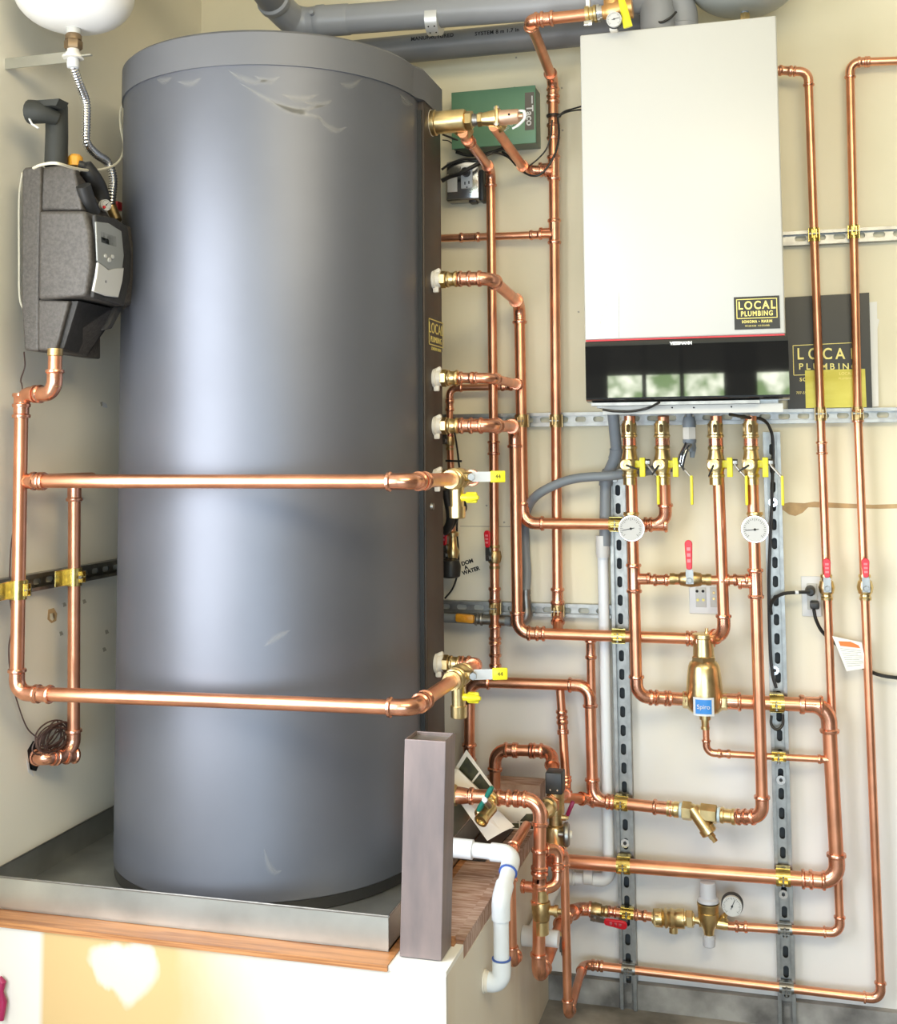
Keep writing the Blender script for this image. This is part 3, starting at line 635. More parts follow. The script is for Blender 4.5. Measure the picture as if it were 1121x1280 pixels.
pipe('copper pipe with the green handle spigot, turning down to the valve tree', [P(552, 993, -.43), P(675, 1000, -.43), P(673, 1225, -.43), P(703, 1150, -.16), P(722, 1136, -.045), P(742, 1137, -.045)], r1, cps=[(0, .22), (0, .6), (0, .8, .03), (1, .33), (1, .43)], tees=[(0, .45, V((0, -.7, -.7)), r12), (1, .49, -X_, r34)])
pipe('small copper U bend at the foot of the valve tree', [P(677, 1112, -.43), P(697, 1106, -.41), P(697, 1062, -.40), P(680, 1062, -.42)], r34)
pipe('copper tubes running along the platform side behind the drain', [PX(658, 1032, 1.034), PX(637, 1066, 1.034), PX(638, 1090, 1.034), PX(640, 1206, 1.034), PX(646, 1192, 1.034)], r34)

# fill line
def body_on(label, name, cat, a, d, prof, m='brass', n=20):
    root = thing(name, label, cat, a); MB().lathe(a, d, prof, n).build('body', m, root); return root
pipe('short copper fill pipe between ball valve and backflow preventer', [P(744, 1137, -.045), P(815, 1146, -.045)], r34*.95, cps=[(0, .8, .03), (0, .3, .02)], mf='fitting')
ball_valve('lying ball valve with red handle on the fill line by the left upright', P(744, 1138, -.045), P(800, 1143, -.045)-P(744, 1138, -.045), r34, (0, -1, -.35), (1, 0, -.10), L=.065, llen=.058, bcol='bronze', grip=(.023, .007))
a, b = P(815, 1147, -.047), P(868, 1149, -.047); d = (b-a).normalized(); L = (b-a).length
bf = thing('backflow_preventer', 'brass backflow preventer with ribbed body on the fill line', 'valve', a)
MB().lathe(a, d, [(0, .014), (L*.1, .014), (L*.1, .022), (L*.24, .022), (L*.26, .018), (L*.32, .0245), (L*.38, .020), (L*.46, .0245), (L*.54, .0205), (L*.62, .0235), (L*.76, .0235), (L*.77, .017), (L, .013)], 24).build('body', 'brass', bf)
mb = MB(); hexn(mb, a+d*.004, d, .016, .023); mb.build('hex_nut', 'brass', bf); mb = MB(); hexn(mb, a+d*(L*.80), d, .018, .021); mb.build('hex_nut', 'brass', bf)
MB().lathe(a+d*L*.5, (0, 0, -1), [(0, .011), (.034, .011), (.034, .009)], 16).build('vent_port', 'brass', bf)
pr = thing('pressure_valve', 'brass pressure reducing valve with white top knob on the fill line', 'valve', P(886, 1150, -.05))
a, b = P(868, 1150, -.047), P(910, 1156, -.047)
MB().lathe(a, b-a, [(0, .008), (.012, .009), (.012, .014), (.02, .014), (.02, .012), ((b-a).length-.01, .014), ((b-a).length, .0125)], 16).build('body', 'brass', pr)
c0 = P(886, 1168, -.055); H = (P(886, 1104, -.055)-c0).length
MB().lathe(c0, Z_, [(0, .012), (H*.10, .014), (H*.17, .019), (H*.30, .0245), (H*.44, .026), (H*.445, .0245), (H*.47, .026), (H*.56, .026), (H*.58, .0275), (H*.62, .0275), (H*.62, .02)], 28).build('bell', 'brass', pr)
MB().lathe(c0+Z_*H*.66, Z_, [(-.002, .0265), (H*.04, .0250), (H*.07, .0205), (H*.36, .0190), (H*.37, .016)], 20).build('knob', 'greyplastic', pr)
MB().lathe(c0, -Z_, [(0, .013), (.003, .0125), (.003, .0155), (.026, .0148), (.028, .013)], 20).build('lower_cap', 'greyplastic', pr)
MB().lathe(P(902, 1150, -.05), (.5, -.3, .8), [(0, .008), (.014, .008), (.014, .005), (.03, .005)], 12).build('gauge_port', 'brass', pr)
pg = gauge('small round pressure gauge with black rim beside the white knob', P(915, 1131, -.085), (.0, -1, .02), .0262, 'black', 'pressure_gauge', needle=1.15, deep=.014)
MB().sweep(smoothpath([P(904, 1146, -.05), P(910, 1135, -.06), P(912, 1118, -.06), P(914, 1128, -.072)]), .004, 8).build('stem', 'fitting', pg)

# bypass and wall ball valves
ball_valve('bypass ball valve with long upright red handle between the two thermometers', P(863, 724, YB), X_, r34, (0, -1, 0), (-.01, 0, 1), L=.10, llen=.072, bcol='bronze', grip=(.0185, .006))
ball_valve('ball valve with red handle on the thin pipe beside the socket outlet', P(1033, 734, -.042), P(1034, 760, -.042)-P(1033, 734, -.042), r34, (.03, -1, 0), (.0, 0, 1), L=.062, llen=.047)
ball_valve('ball valve with red handle on the rightmost copper pipe', P(1081, 734, -.042), P(1082, 760, -.042)-P(1081, 734, -.042), r34, (.03, -1, 0), (.0, 0, 1), L=.062, llen=.047)
ball_valve('ball valve with red handle on the wall pipe above the grey gas pipe', P(618, 696, -.052), -Z_, r34, (-.35, -.94, 0), (-.02, 0, 1), L=.062, llen=.045, bcol='bronze')
ball_valve('half hidden ball valve with dark red handle below the third tank elbow', P(562, 551, -.045), -Z_, r12, (-.4, -.9, 0), (-.02, 0, 1), L=.05, llen=.036, bcol='bronze')
ball_valve('half hidden ball valve with dark red handle just above the black pump', P(564, 693, -.045), -Z_, r12*1.2, (-.4, -.9, 0), (-.02, 0, 1), L=.055, llen=.05, bcol='bronze')

# isolation valves under the boiler
def iso_valve(label, x, ang):
    c = P(x, 581, YB); root = thing('isolation_valve', label, 'valve', c, 'isolation valves under the boiler')
    top = (P(x, 526, YB)-c).length; bot = (P(x, 606, YB)-c).length; D = -Z_; a = c+Z_*top
    pr_ = [(0, .0155), (.006, .0155), (.006, .0185), (.034, .0185), (.036, .0205), (.040, .0205), (.042, .0165), (.062, .0165), (.064, .0195), (.070, .0195), (.072, .017), (.082, .018), (top-.008, .0225), (top+.006, .0225), (top+.018, .0175), (top+.022, .0175), (top+.024, .020), (top+.030, .020), (top+.032, .0172), (top+bot, .0172)]
    MB().lathe(a, D, pr_, 24).build('body', 'brass', root)
    mb = MB(); hexn(mb, a-Z_*.008, D, .022, .0205); mb.build('union_nut', 'brass', root)
    mb = MB(); hexn(mb, a-Z_*(top-.014), D, .010, .0255); mb.build('hex_collar', 'brass', root)
    MB().lathe(a+D*.044, D, [(0, .0168), (.017, .0168)], 24).build('copper_sleeve', 'fitting', root)
    MB().lathe(c+V((-.004, -.018, 0)), (0, -1, 0), [(0, .013), (.014, .013), (.016, .0145), (.026, .0145), (.027, .012), (.027, .006), (.028, .005)], 20).build('drain_cap', 'brass', root)
    e = V((math.cos(ang), 0, math.sin(ang)))
    MB().sweep([c+V((-.004, -.047, 0)), c+V((-.004, -.050, 0))+e*.012, c+V((-.004, -.046, 0))+e*.03], [.0022, .0028, .0016], 6).build('cap_tether', 'black', root)
    h = c+V((.022, -.006, 0))
    MB().lathe(h-X_*.006, X_, [(0, .010), (.012, .010)], 12).build('stem', 'brass', root)
    mb = MB().box(h+V((.011, -.004, -.006)), (.014, .016, .048), None, .002); mb.box(h+V((.0, -.004, .002)), (.014, .014, .018), None, .002); mb.build('drain_handle', 'yellow', root)
    mb = MB(); hexn(mb, h+V((.018, -.002, .006)), X_, .012, .008); mb.build('handle_nut', 'zinc', root)
    mb = MB().sweep([h+V((.022, -.006, .004)), h+V((.026, -.008, -.004)), h+V((.047, -.012, -.028)), h+V((.049, -.012, -.040))], .0028, 8); mb.build('lever', 'zinc', root)
    MB().box(h+V((.0495, -.012, -.062)), (.007, .018, .072), None, .0025).build('lever_grip', 'yellow', root)
    return root
for lab, x, an in (('first brass isolation valve under the boiler, beside the grey conduit', 787, -.35), ('second brass isolation valve under the boiler, above the copper elbow', 828, -2.2), ('third brass isolation valve, right of the grey flexible connector', 895, -2.0), ('fourth brass isolation valve, above the right thermometer', 939, -2.6)):
    iso_valve(lab, x, an)
gauge('left round dial thermometer on the first boiler riser', P(789, 660.5, -.165), (0, -1, .0), .0325, 'chrome', needle=3.35, deep=.013)
gauge('right round dial thermometer on the fourth boiler riser', P(943.5, 661.5, -.165), (0, -1, .0), .0328, 'chrome', needle=3.25, deep=.013)
for x, s_ in ((789, 'left'), (943.5, 'right')):
    w_ = thing('thermometer_well', 'brass tee holding the %s thermometer dial' % s_, 'fitting', P(x, 652, YB))
    MB().lathe(P(x-.3, 640, YB), -Z_, bead_prof(.07, r1*1.02)).build('body', 'brass', w_)
    MB().lathe(P(x, 661, YB), (0, -1, 0), [(0, .011), (.034, .011)], 16).build('well', 'brass', w_)

# grey connector between the valves
gc = thing('gas_connector', 'grey union with loose taped wires hanging between the boiler valves', 'fitting', P(861, 520, -.12))
a = P(861, 517, -.12)
mb = MB().lathe(a, -Z_, [(0, .008), (.008, .008), (.008, .013), (.02, .0165), (.034, .0165), (.034, .014)], 16); mb.build('socket', 'conduit', gc)
mb = MB(); hexn(mb, a-Z_*.034, -Z_, .03, .0175); mb.build('hex_nut', 'offwhite', gc)
MB().lathe(a-Z_*.064, -Z_, [(0, .017), (.008, .0165), (.012, .013), (.03, .012)], 16).build('lower_sleeve', 'conduit', gc)
MB().sweep([P(862, 548, -.12), P(860, 556, -.13), P(852, 570, -.135), P(849, 583, -.135)], [.011, .010, .009, .007], 10, flat=.6).build('silver_wire_tape', 'chrome', gc)
MB().sweep([P(864, 548, -.115), P(866, 560, -.115), P(865, 572, -.115)], [.009, .009, .006], 8, flat=.6).build('grey_tape', 'conduit', gc)
for a_ in (((857, 553), (853, 566), (851, 580)), ((861, 556), (856, 572), (853, 586)), ((855, 560), (848, 575), (855, 588))):
    MB().sweep(smoothpath([P(x, y, -.147) for x, y in a_], 4), .0022, 6).build('loose_wire', 'black', gc)

# air separator
ca = P(880, 918, -.085); ct = P(879, 816, -.085); H = (ct-ca).length
asx = thing('air_separator', 'brass air separator with bell body and a blue label', 'separator', P(880, 875, -.085))
MB().lathe(P(881, 891, -.085), Z_, [(0, .016), (.002, .034), (.008, .041), (.018, .0445), (.05, .0445), (.085, .042), (.112, .0385), (.121, .035), (.127, .028)], 40).build('bell_body', 'brass', asx)
zt = P(881, 891, -.085)+Z_*.125
mb = MB(); hexn(mb, zt-Z_*.004, Z_, .018, .031); mb.build('hex_collar', 'brass', asx)
MB().lathe(zt+Z_*.01, Z_, [(0, .026), (.045, .0245), (.047, .027), (.056, .027), (.058, .024)], 28).build('vent_tower', 'brass', asx)
MB().lathe(zt+Z_*.067+V((.009, 0, 0)), Z_, [(0, .006), (.006, .006), (.006, .004), (.014, .004)], 12).build('vent_nipple', 'brass', asx)
mb = MB(); hexn(mb, P(853, 874.5, -.085), X_, .026, .021); mb.build('port_nut', 'brass', asx)
mb = MB(); hexn(mb, P(896, 876.5, -.085), X_, .026, .021); mb.build('port_nut', 'brass', asx)
MB().lathe(P(881, 893, -.085), -Z_, [(0, .014), (.012, .014), (.012, .010), (.03, .009), (.03, .011), (.036, .011)], 16).build('drain_tail', 'brass', asx)
lb = MB(); lc = P(880.5, 878, -.085)
pts = []
for i in range(9):
    an = -math.pi/2 + (i-4)*.145; pts.append((lc.x+.0452*math.cos(an), lc.y+.0452*math.sin(an)))
def curved(pts, z0, z1, m, name, par, k=1.):
    vs = [(lc.x+(x-lc.x)*k, lc.y+(y-lc.y)*k, z) for z in (z0, z1) for x, y in pts]; n_ = len(pts)
    o = MB().add(vs, [(i, i+1, n_+i+1, n_+i) for i in range(n_-1)]).build(name, m, par); o['_o'] = par['_o']; return o
lw = curved(pts, lc.z-.024, lc.z+.020, 'plastic_w', 'label', asx)
curved(pts[1:-1], lc.z-.019, lc.z+.015, 'blue', 'blue_field', lw, 1.015)
text('Spiro', .015, (lc.x, lc.y-.0468, lc.z-.002), X_, Z_, 'plastic_w', lw, ext=.0003)

# strainer
wy = thing('strainer', 'brass wye strainer with slanted plug leg on the bottom pipe', 'strainer', P(885, 1018, -.08))
a, b = P(834, 1010.5, -.075), P(919, 1021, -.088); d = (b-a).normalized(); L = (b-a).length
def u(px): return L*(px-834)/85
MB().lathe(a, d, [(0, .0165), (.0, .0190), (.006, .0195), (.009, .0172), (u(842), .0172), (u(843), .0195), (u(848), .0195), (u(850), .0165)], 20).build('press_end', 'brass', wy)
MB().lathe(a+d*u(849.5), d, [(0, .0176), (u(838), .0176)], 20).build('tape_ring', mat('pale_blue_tape', (.50, .62, .68), 0, .5), wy)
mb = MB(); mb.lathe(a+d*u(853), d, [(0, .0215), (.001, .023), (u(845), .023), (u(846), .0215)], 6); mb.lathe(a+d*u(864), d, [(0, .0195), (u(840), .0175), (u(846), .0185)], 20); mb.lathe(a+d*u(876), d, [(0, .0215), (.001, .023), (u(853), .023), (u(854), .0215)], 6)
mb.build('body', 'brass', wy)
lg = P(865, 1010, -.085); bd = (P(890, 1046, -.095)-lg).normalized()
MB().lathe(lg, bd, [(0, .016), (.054, .0170), (.054, .0205), (.068, .0205), (.071, .016)], 20).build('slanted_leg', 'brass', wy)
mb = MB(); mb.lathe(lg+bd*.072, bd, [(0, .009), (.010, .009), (.010, .007), (.020, .007)], 6); mb.build('plug', 'bronze', wy)
MB().lathe(a+d*u(897), d, [(0, .0176), (u(837.5), .0176)], 20).build('tape_ring', mat('pale_blue_tape_b', (.50, .62, .68), 0, .5), wy)
MB().lathe(a+d*u(900), d, [(0, .017), (.003, .0195), (.009, .0195), (.011, .0168), (u(848), .0168), (u(849), .0195), (u(853), .0195), (u(854), .017)], 20).build('press_end', 'brass', wy)

# ---------------------------------------------------------------- tank stubs
def stub(label, y, end, rr=.0165, big=False):
    c = PX(540, y, CX)+V((0, 0, 0)); c = V((CX+.0006, -.43, P(545, y, -.43).z)); root = thing('tank_union', label, 'fitting', c)
    L = end
    MB().lathe(c, X_, [(0, rr*1.35), (.007, rr*1.35), (.009, rr*1.15), (.02, rr*1.1)], 20).build('escutcheon', 'offwhite', root)
    MB().box(c+V((.010, 0, rr*1.25)), (.018, .012, .010), (V((.9, 0, .4)), Y_, V((-.4, 0, .9))), .003).build('pipe_clip', 'offwhite', root); MB().box(c+V((.008, -.004, -rr*1.45)), (.014, .010, .014), None, .003).build('pipe_clip', 'offwhite', root)
    mb = MB(); hexn(mb, c+X_*.018, X_, L*.35, rr*1.25); mb.build('hex_nut', 'brass', root)
    MB().lathe(c+X_*(.018+L*.35), X_, bead_prof(L*.65, rr*.86, 1.15, 1.35), 20).build('press_end', 'brass', root)
    return root
stub('upper tank union above the copper elbow to the second boiler valve', 350, .042)
stub('tank union in the middle with the smaller copper elbow', 473, .042)
stub('tank union just above the upper solar loop', 532.5, .042)
stub('tank union at the upper loop drain valve', 598, .03)
stub('lowest visible tank union with the bent loop pipe', 829, .042)
# big mixing tee + relief valve at the top
c = P(539, 154, -.43); e = P(582, 151, -.43); L = (e-c).length
mt = thing('brass_tee', 'large brass tee at the top of the tank column', 'fitting', c)
MB().lathe(c, X_, [(0, .031), (.012, .031), (.014, .0275), (L-.004, .0275), (L, .025)], 32).build('body', 'brass', mt)
MB().lathe(c-X_*.002, X_, [(0, .0325), (.004, .0325)], 24).build('washer', 'offwhite', mt)
MB().lathe(c+X_*(L*.70), (.45, .75, -.50), [(0, .024), (.03, .022), (.034, .018), (.05, .017)], 20).build('outlet', 'brass', mt)
rv = thing('relief_valve', 'brass relief valve with pink bronze barrel and white test lever', 'valve', P(606, 150, -.43))
a = P(582, 151, -.43)
mb = MB(); hexn(mb, a, X_, .018, .023); mb.build('hex_nut', 'brass', rv)
MB().lathe(a+X_*.018, X_, [(0, .0150), (.006, .0150), (.006, .0140), (.012, .0140)], 16).build('tape_ring', 'zinc', rv)
mb = MB(); hexn(mb, a+X_*.03, X_, .012, .0175); mb.lathe(a+X_*.042, X_, [(0, .0155), (.030, .0205), (.036, .0205)], 24); mb.build('body', 'brass', rv)
q = a+X_*.080
mb = MB().box(q, (.008, .046, .050), None, .003); mb.build('flange', 'brass', rv)
for i in (-1, 1):
    for j in (-1, 1): MB().lathe(q+V((-.006, i*.018, j*.020)), X_, [(0, .0045), (.012, .0045)], 6).build('bolt', 'zinc', rv)
MB().lathe(q+X_*.004, X_, [(0, .0185), (.044, .0175), (.046, .016), (.046, .007), (.056, .006)], 24).build('barrel', mat('pink_bronze', (.82, .55, .40), .8, .4), rv)
MB().lathe(q+V((.030, -.0172, .001)), -Y_, [(0, .0030), (.002, .0028)], 10).build('port_hole', 'ink', rv)
tl = MB().sweep(smoothpath([q+V((.050, -.004, .012)), q+V((.064, -.010, .008)), q+V((.066, -.014, -.010)), q+V((.052, -.018, -.026)), q+V((.038, -.02, -.034))], 5), [.0022]*5+[.0032]*12+[.0024]*4, 8, flat=1.3); tl.build('test_lever', 'plastic_w', rv)
MB().lathe(a+X_*.068, (.45, .75, -.45), [(0, .015), (.02, .014), (.022, .0165), (.034, .0165)], 16).build('outlet', 'brass', rv)

# ---------------------------------------------------------------- loops across the tank front
def loop(label, yl, yb, x0, YF=-.93):
    pass
zu1 = P(515, 602, -.93).z
xe = .938
pipe('upper copper loop pipe running straight across the front of the tank', [V((.905, -.43, P(560, 597, -.43).z)), V((xe, -.43, P(560, 597, -.43).z)), V((xe, -.93, zu1)), V((.07, -.93, zu1+.001)), V((.07, -.66, zu1))], r1,
     cps=[(1, .85, .03), (2, .95, .03)], R=.028)
pipe('copper branch down the left wall under the upper loop, ending in the wall hole', [PX(93, 606, .07), PX(92, 944, .07), PX(52, 948, .04), PX(42, 945, -.02)], r1*.97, cps=[(0, .02, .05), (1, .1, .03)])
zl1 = P(515, 885, -.93).z
pL = PX(22, 866, .07)
pipe('lower copper loop pipe crossing the tank front and rising to the pump station', [V((.895, -.43, P(560, 830, -.43).z)), V((xe, -.43, P(597, 830, -.43).z)), V((xe, -.93, zl1)), V((pL.x, -.93, pL.z)), PX(27, 493, .07), PX(68, 492, .17), PX(69, 440, .17)], r1,
     cps=[(0, .3, .03), (1, .86, .03), (2, .925, .035), (3, .98, .03)], R=.028)
MB  # noqa
def loop_valve(label, y, zc):
    c = V((xe, -.60, zc)); root = thing('drain_valve', label, 'valve', c, 'drain valves on the loop pipes')
    D = Y_
    MB().lathe(c-D*.055, D, [(0, .0165), (.0, .020), (.006, .0205), (.010, .018), (.018, .018), (.020, .0215), (.028, .0215), (.03, .024), (.036, .024), (.042, .019), (.06, .019), (.066, .024), (.080, .024), (.084, .0185), (.098, .0185), (.100, .021), (.108, .021), (.11, .0165)], 28).build('body', 'brass', root)
    q = c+V((.004, -.010, -.018))
    MB().lathe(q, -Z_, [(0, .016), (.042, .015), (.042, .0185), (.066, .0175), (.068, .014)], 20).build('drain_spout', 'brass', root)
    mb = MB().lathe(q+V((.012, -.004, -.022)), (1, -.2, 0), [(0, .008), (.012, .008), (.012, .011), (.026, .009), (.040, .004)], 10); mb.box(q+V((.034, -.006, -.022)), (.026, .010, .024), None, .004); mb.build('drain_handle', 'yellow', root)
    s0 = c+V((.016, 0, .004)); ld = V((.92, .38, .0)).normalized()
    MB().lathe(s0-X_*.004, X_, [(0, .010), (.022, .010)], 14).build('stem', 'brass', root)
    mb = MB(); hexn(mb, s0+V((.018, -.004, 0)), (.3, -1, 0), .010, .009); mb.build('handle_nut', 'zinc', root)
    w_ = V((0, 0, 1)); n_ = ld.cross(w_)
    mb = MB().box(s0+ld*.040, (.042, .003, .022), (ld, n_, w_)); mb.build('lever', 'brightzinc', root)
    MB().box(s0+ld*.076, (.034, .008, .026), (ld, n_, w_), .003).build('lever_grip', 'yellow', root)
    text('44', .012, s0+ld*.076-n_*.0045*(1 if n_.y > 0 else -1), ld, Z_, 'ink', root, ext=.0002)
loop_valve('upper brass drain valve with yellow tipped lever beside the tank', 598, (P(560, 597, -.43).z*.66+zu1*.34))
loop_valve('lower brass drain valve with yellow tipped lever above the steel post', 862, (P(597, 830, -.43).z*.34+zl1*.66))

# ---------------------------------------------------------------- valve tree right of the platform
tv = thing('tree_valve', 'brass valve on the vertical copper riser beside the platform', 'valve', P(675, 1136, -.43))
a = P(676, 1114, -.43)
MB().lathe(a, -Z_, [(0, .013), (.004, .0135), (.02, .0135), (.022, .020), (.03, .022), (.046, .021), (.062, .018), (.064, .0135), (.082, .0135), (.084, .016), (.090, .016), (.092, .0135)], 24).build('body', 'bronze', tv)
MB().lathe(a, -Z_, [(-.004, .0165), (.020, .0165)], 20).build('upper_socket', 'brass', tv); MB().lathe(a-Z_*.064, -Z_, [(0, .0165), (.028, .0165)], 20).build('lower_socket', 'brass', tv)
mb = MB().lathe(a-Z_*.040, X_, [(0, .010), (.030, .010), (.030, .013), (.038, .013), (.038, .006), (.046, .006)], 12); mb.build('side_port', 'bronze', tv)
ball_valve('small ball valve with magenta handle hanging down by the valve tree', P(694, 1172, -.242), P(703, 1150, -.16)-P(673, 1225, -.43), r12*1.3, (.75, -.65, .1), (.05, -.05, -1), L=.04, llen=.055, hcol='magenta', grip=(.010, .005))
cp = P(692, 1010, -.30)
pm = thing('circulator', 'brass mixing circulator with black control head behind the spigot pipe', 'pump', cp)
h0, h1 = P(694, 990, -.30), P(694, 963, -.30)
MB().box((h0+h1)/2, (.040, .045, (h1-h0).z), None, .003).build('control_head', 'black', pm, ang=50)
for dx in (-.008, .009): MB().lathe((h0+h1)/2+V((dx, -.0228, -.014)), -Y_, [(0, .0022), (.002, .002)], 8).build('head_screw', 'chrome', pm)
MB().lathe(h0, -Z_, [(0, .021), (.048, .021), (.05, .016), (.074, .016), (.076, .020), (.12, .020), (.122, .023), (.135, .023), (.137, .015), (.15, .015)], 24).build('body', 'bronze', pm)
MB().lathe(h0-Z_*.078, -Z_, [(0, .024), (.012, .026), (.06, .026), (.064, .020), (.08, .019)], 24).build('brass_chamber', 'brass', pm)
ua = P(690, 1003, -.31); ub = P(677, 1018, -.40)
mb = MB(); hexn(mb, ua, ub-ua, .018, .022); mb.build('union_nut', 'fitting', pm)
MB().lathe(ua+(ub-ua).normalized()*.018, ub-ua, [(0, .016), (.014, .016), (.014, .021), (.03, .022), (.034, .018), (.07, .016)], 20).build('union_tail', 'brass', pm)
MB().lathe(P(702, 1022, -.33), X_, [(0, .007), (.010, .007), (.010, .004), (.016, .004)], 10).build('test_plug', 'brass', pm)
MB().lathe(P(704, 1043, -.32), (1, .15, 0), [(-.012, .006), (0, .006), (0, .024), (.004, .0275), (.011, .0275), (.015, .022), (.015, .005)], 28).build('hand_wheel', 'zinc', pm)
MB().lathe(P(704, 1043, -.32)+X_*.0145, (1, .15, 0), [(0, .010), (.006, .009)], 12).build('wheel_hub', 'offwhite', pm)
tag(MB().box(P(712, 1012, -.26), (.010, .012, .045), (V((.9, 0, -.4)), Y_, V((.4, 0, .9))), .003).build('valve_lever', 'magenta', smooth=True), 'small magenta lever right of the circulator body', 'lever')
tr = thing('copper_tail', 'copper union tail joining the circulator to the copper riser', 'fitting', P(697, 1062, -.36))
MB().lathe(P(694, 1061, -.31), (.0, -1, -.1), [(0, .014), (.05, .014), (.05, .0165), (.06, .0165)], 16).build('tail', 'fitting', tr)

# spigot
sp = thing('spigot', 'brass spigot with green tee handle on the pipe above the platform', 'tap', P(612, 1000, -.46))
a = P(617, 998, -.455)
mb = MB(); hexn(mb, a, (-.35, -1, -.1), .012, .0165); mb.lathe(a+V((-.004, -.010, 0)), (-.4, -.7, -.5), [(0, .012), (.02, .014), (.045, .013), (.05, .010)], 16); mb.build('body', 'brass', sp)
b = P(613, 1010, -.49); e = P(603, 1024, -.52)
MB().sweep([a+V((-.004, -.02, -.008)), b, e], [.013, .0155, .0125], 16).build('barrel', 'brass', sp)
MB().lathe(e+V((.002, .003, .004)), e-b, [(0, .014), (.006, .0155), (.014, .0155), (.014, .010), (.010, .009)], 20).build('spout_ring', 'brass', sp)
MB().lathe(b, P(606, 1001, -.54)-b, [(0, .007), ((P(606, 1001, -.54)-b).length, .006)], 12).build('stem', 'zinc', sp)
h0, h1 = P(598, 1013, -.53), P(615, 984, -.55)
MB().sweep([h0, h0.lerp(h1, .15), h0.lerp(h1, .45), h0.lerp(h1, .55), h0.lerp(h1, .85), h1], [.005, .0068, .0048, .0048, .0065, .0045], 10).build('tee_handle', 'green_d', sp)
MB().lathe(h0.lerp(h1, .5)-Y_*.004, -Y_, [(0, .007), (.004, .006)], 10).build('handle_screw', 'plastic_w', sp)
ph = thing('press_adapter', 'brass hex adapter at the tank side of the spigot pipe', 'fitting', P(556, 993, -.43))
mb = MB(); hexn(mb, P(556, 993, -.43), X_, .030, .0245); mb.build('hex_nut', 'brass', ph); MB().lathe(P(556, 993, -.43)+X_*.03, X_, [(0, .020), (.018, .018), (.026, .0165)], 20).build('cone', 'fitting', ph)

# ================================================================ pipe clamps
N_ = V((0, -1, 0))
def snap(q, pd, r):      # the point on the axis of the pipe that runs nearest to q in the given direction
    best = None
    for a, b, rr in SEG:
        ab = b-a
        if abs(ab.normalized().dot(V(pd).normalized())) < .9: continue
        if abs(q.y-CAM.y) > 0:
            t = max(0, min(1, (q-a).dot(ab)/ab.dot(ab))); c = a+ab*t; dv = c-q
            dist = (dv - ab.normalized()*dv.dot(ab.normalized())).length + (0 if 0 < t < 1 else 1)
            if best is None or dist < best[0]: best = (dist, c, ab.normalized(), rr)
    return (q, V(pd), r) if best is None or best[0] > .05 else best[1:]
def C(label, x, y, Y, pd, r, m='yellowzinc', out=N_, pt=None, wd=.034, pre='brass coloured pipe clamp '):
    c_, d_, r_ = snap(pt if pt is not None else P(x, y, Y), pd, r)
    clamp(pre+label, c_, d_, X_ if abs(d_.z) > .5 else Z_, out, r_, m, wd)
def C2(label, x, y, Y, pd, r): C(label, x, y, Y, pd, r, 'zinc', pre='steel pipe clamp ')
C('on the upper rail at the riser beside the tall wall pipe', 650, 526, -.075, Z_, r1, 'bronze')
C('on the upper rail holding the tall wall pipe', 694, 526, -.052, Z_, r1, 'bronze')
C('on the upper rail at the thin pipe below the black folder', 1022, 517.5, -.045, Z_, r34, 'bronze')
C('on the upper rail at the rightmost pipe', 1072, 517, -.042, Z_, r34, 'bronze')
C('on the upper right rail at the thin pipe', 1016, 293.5, -.06, Z_, r34, 'yellowzinc')
C('on the upper right rail at the rightmost pipe', 1065, 290, -.042, Z_, r34, 'yellowzinc')
C('on the short lower rail under the left red valve', 617.5, 760, -.055, Z_, r1*.9, 'bronze')
C('on the short lower rail at the tall wall pipe', 697, 764, -.055, Z_, r1, 'bronze')
C('behind the left thermometer', 770, 655, -.068, X_, r1)
C('on the left upright at the tank return pipe', 773.5, 795, -.062, X_, r1)
C('on the left upright beside the strainer pipe', 777.5, 1004.5, -.058, X_, r1)
C('on the left upright at the large lowest pipe', 779.5, 1082, -.062, X_, r114)
C('on the left upright at the fill line beside the red handle', 783.5, 1141, -.046, X_, r34)
C2('on the left upright at the thin pipe near the floor', 785.5, 1209, -.043, X_, r34)
C('on the right upright at the separator outlet pipe', 970.5, 880, -.070, X_, r114)
C('on the right upright at the thin separator drain', 973, 945.5, -.068, X_, r12)
C('on the right upright at the large lowest pipe', 979, 1098, -.062, X_, r114)
C2('on the right upright at the fill line', 981, 1163, -.044, X_, r34)
C2('on the right upright at the thin pipe near the floor', 983, 1234, -.043, X_, r34)
C('on the left wall rail at the pump station pipe', 0, 0, 0, Z_, r1, 'yellowzinc', X_, PX(23, 737, .07), .04)
C('on the left wall rail nearer the tank', 0, 0, 0, Z_, r1, 'yellowzinc', X_, PX(92, 721, .07), .04)
for c_ in [o for o in COL.objects if o.get('label', '').endswith(('pump station pipe', 'nearer the tank')) and o.get('category') == 'clamp']:
    cx = V(c_['_o']); MB().box(cx+V((-.010, -.035, 0)), (.003, .05, .036), None, .001).build('mounting_plate', 'yellowzinc', c_, smooth=False)
    MB().box(cx+V((-.010, .03, 0)), (.003, .035, .03), None, .001).build('mounting_plate', 'yellowzinc', c_, smooth=False)

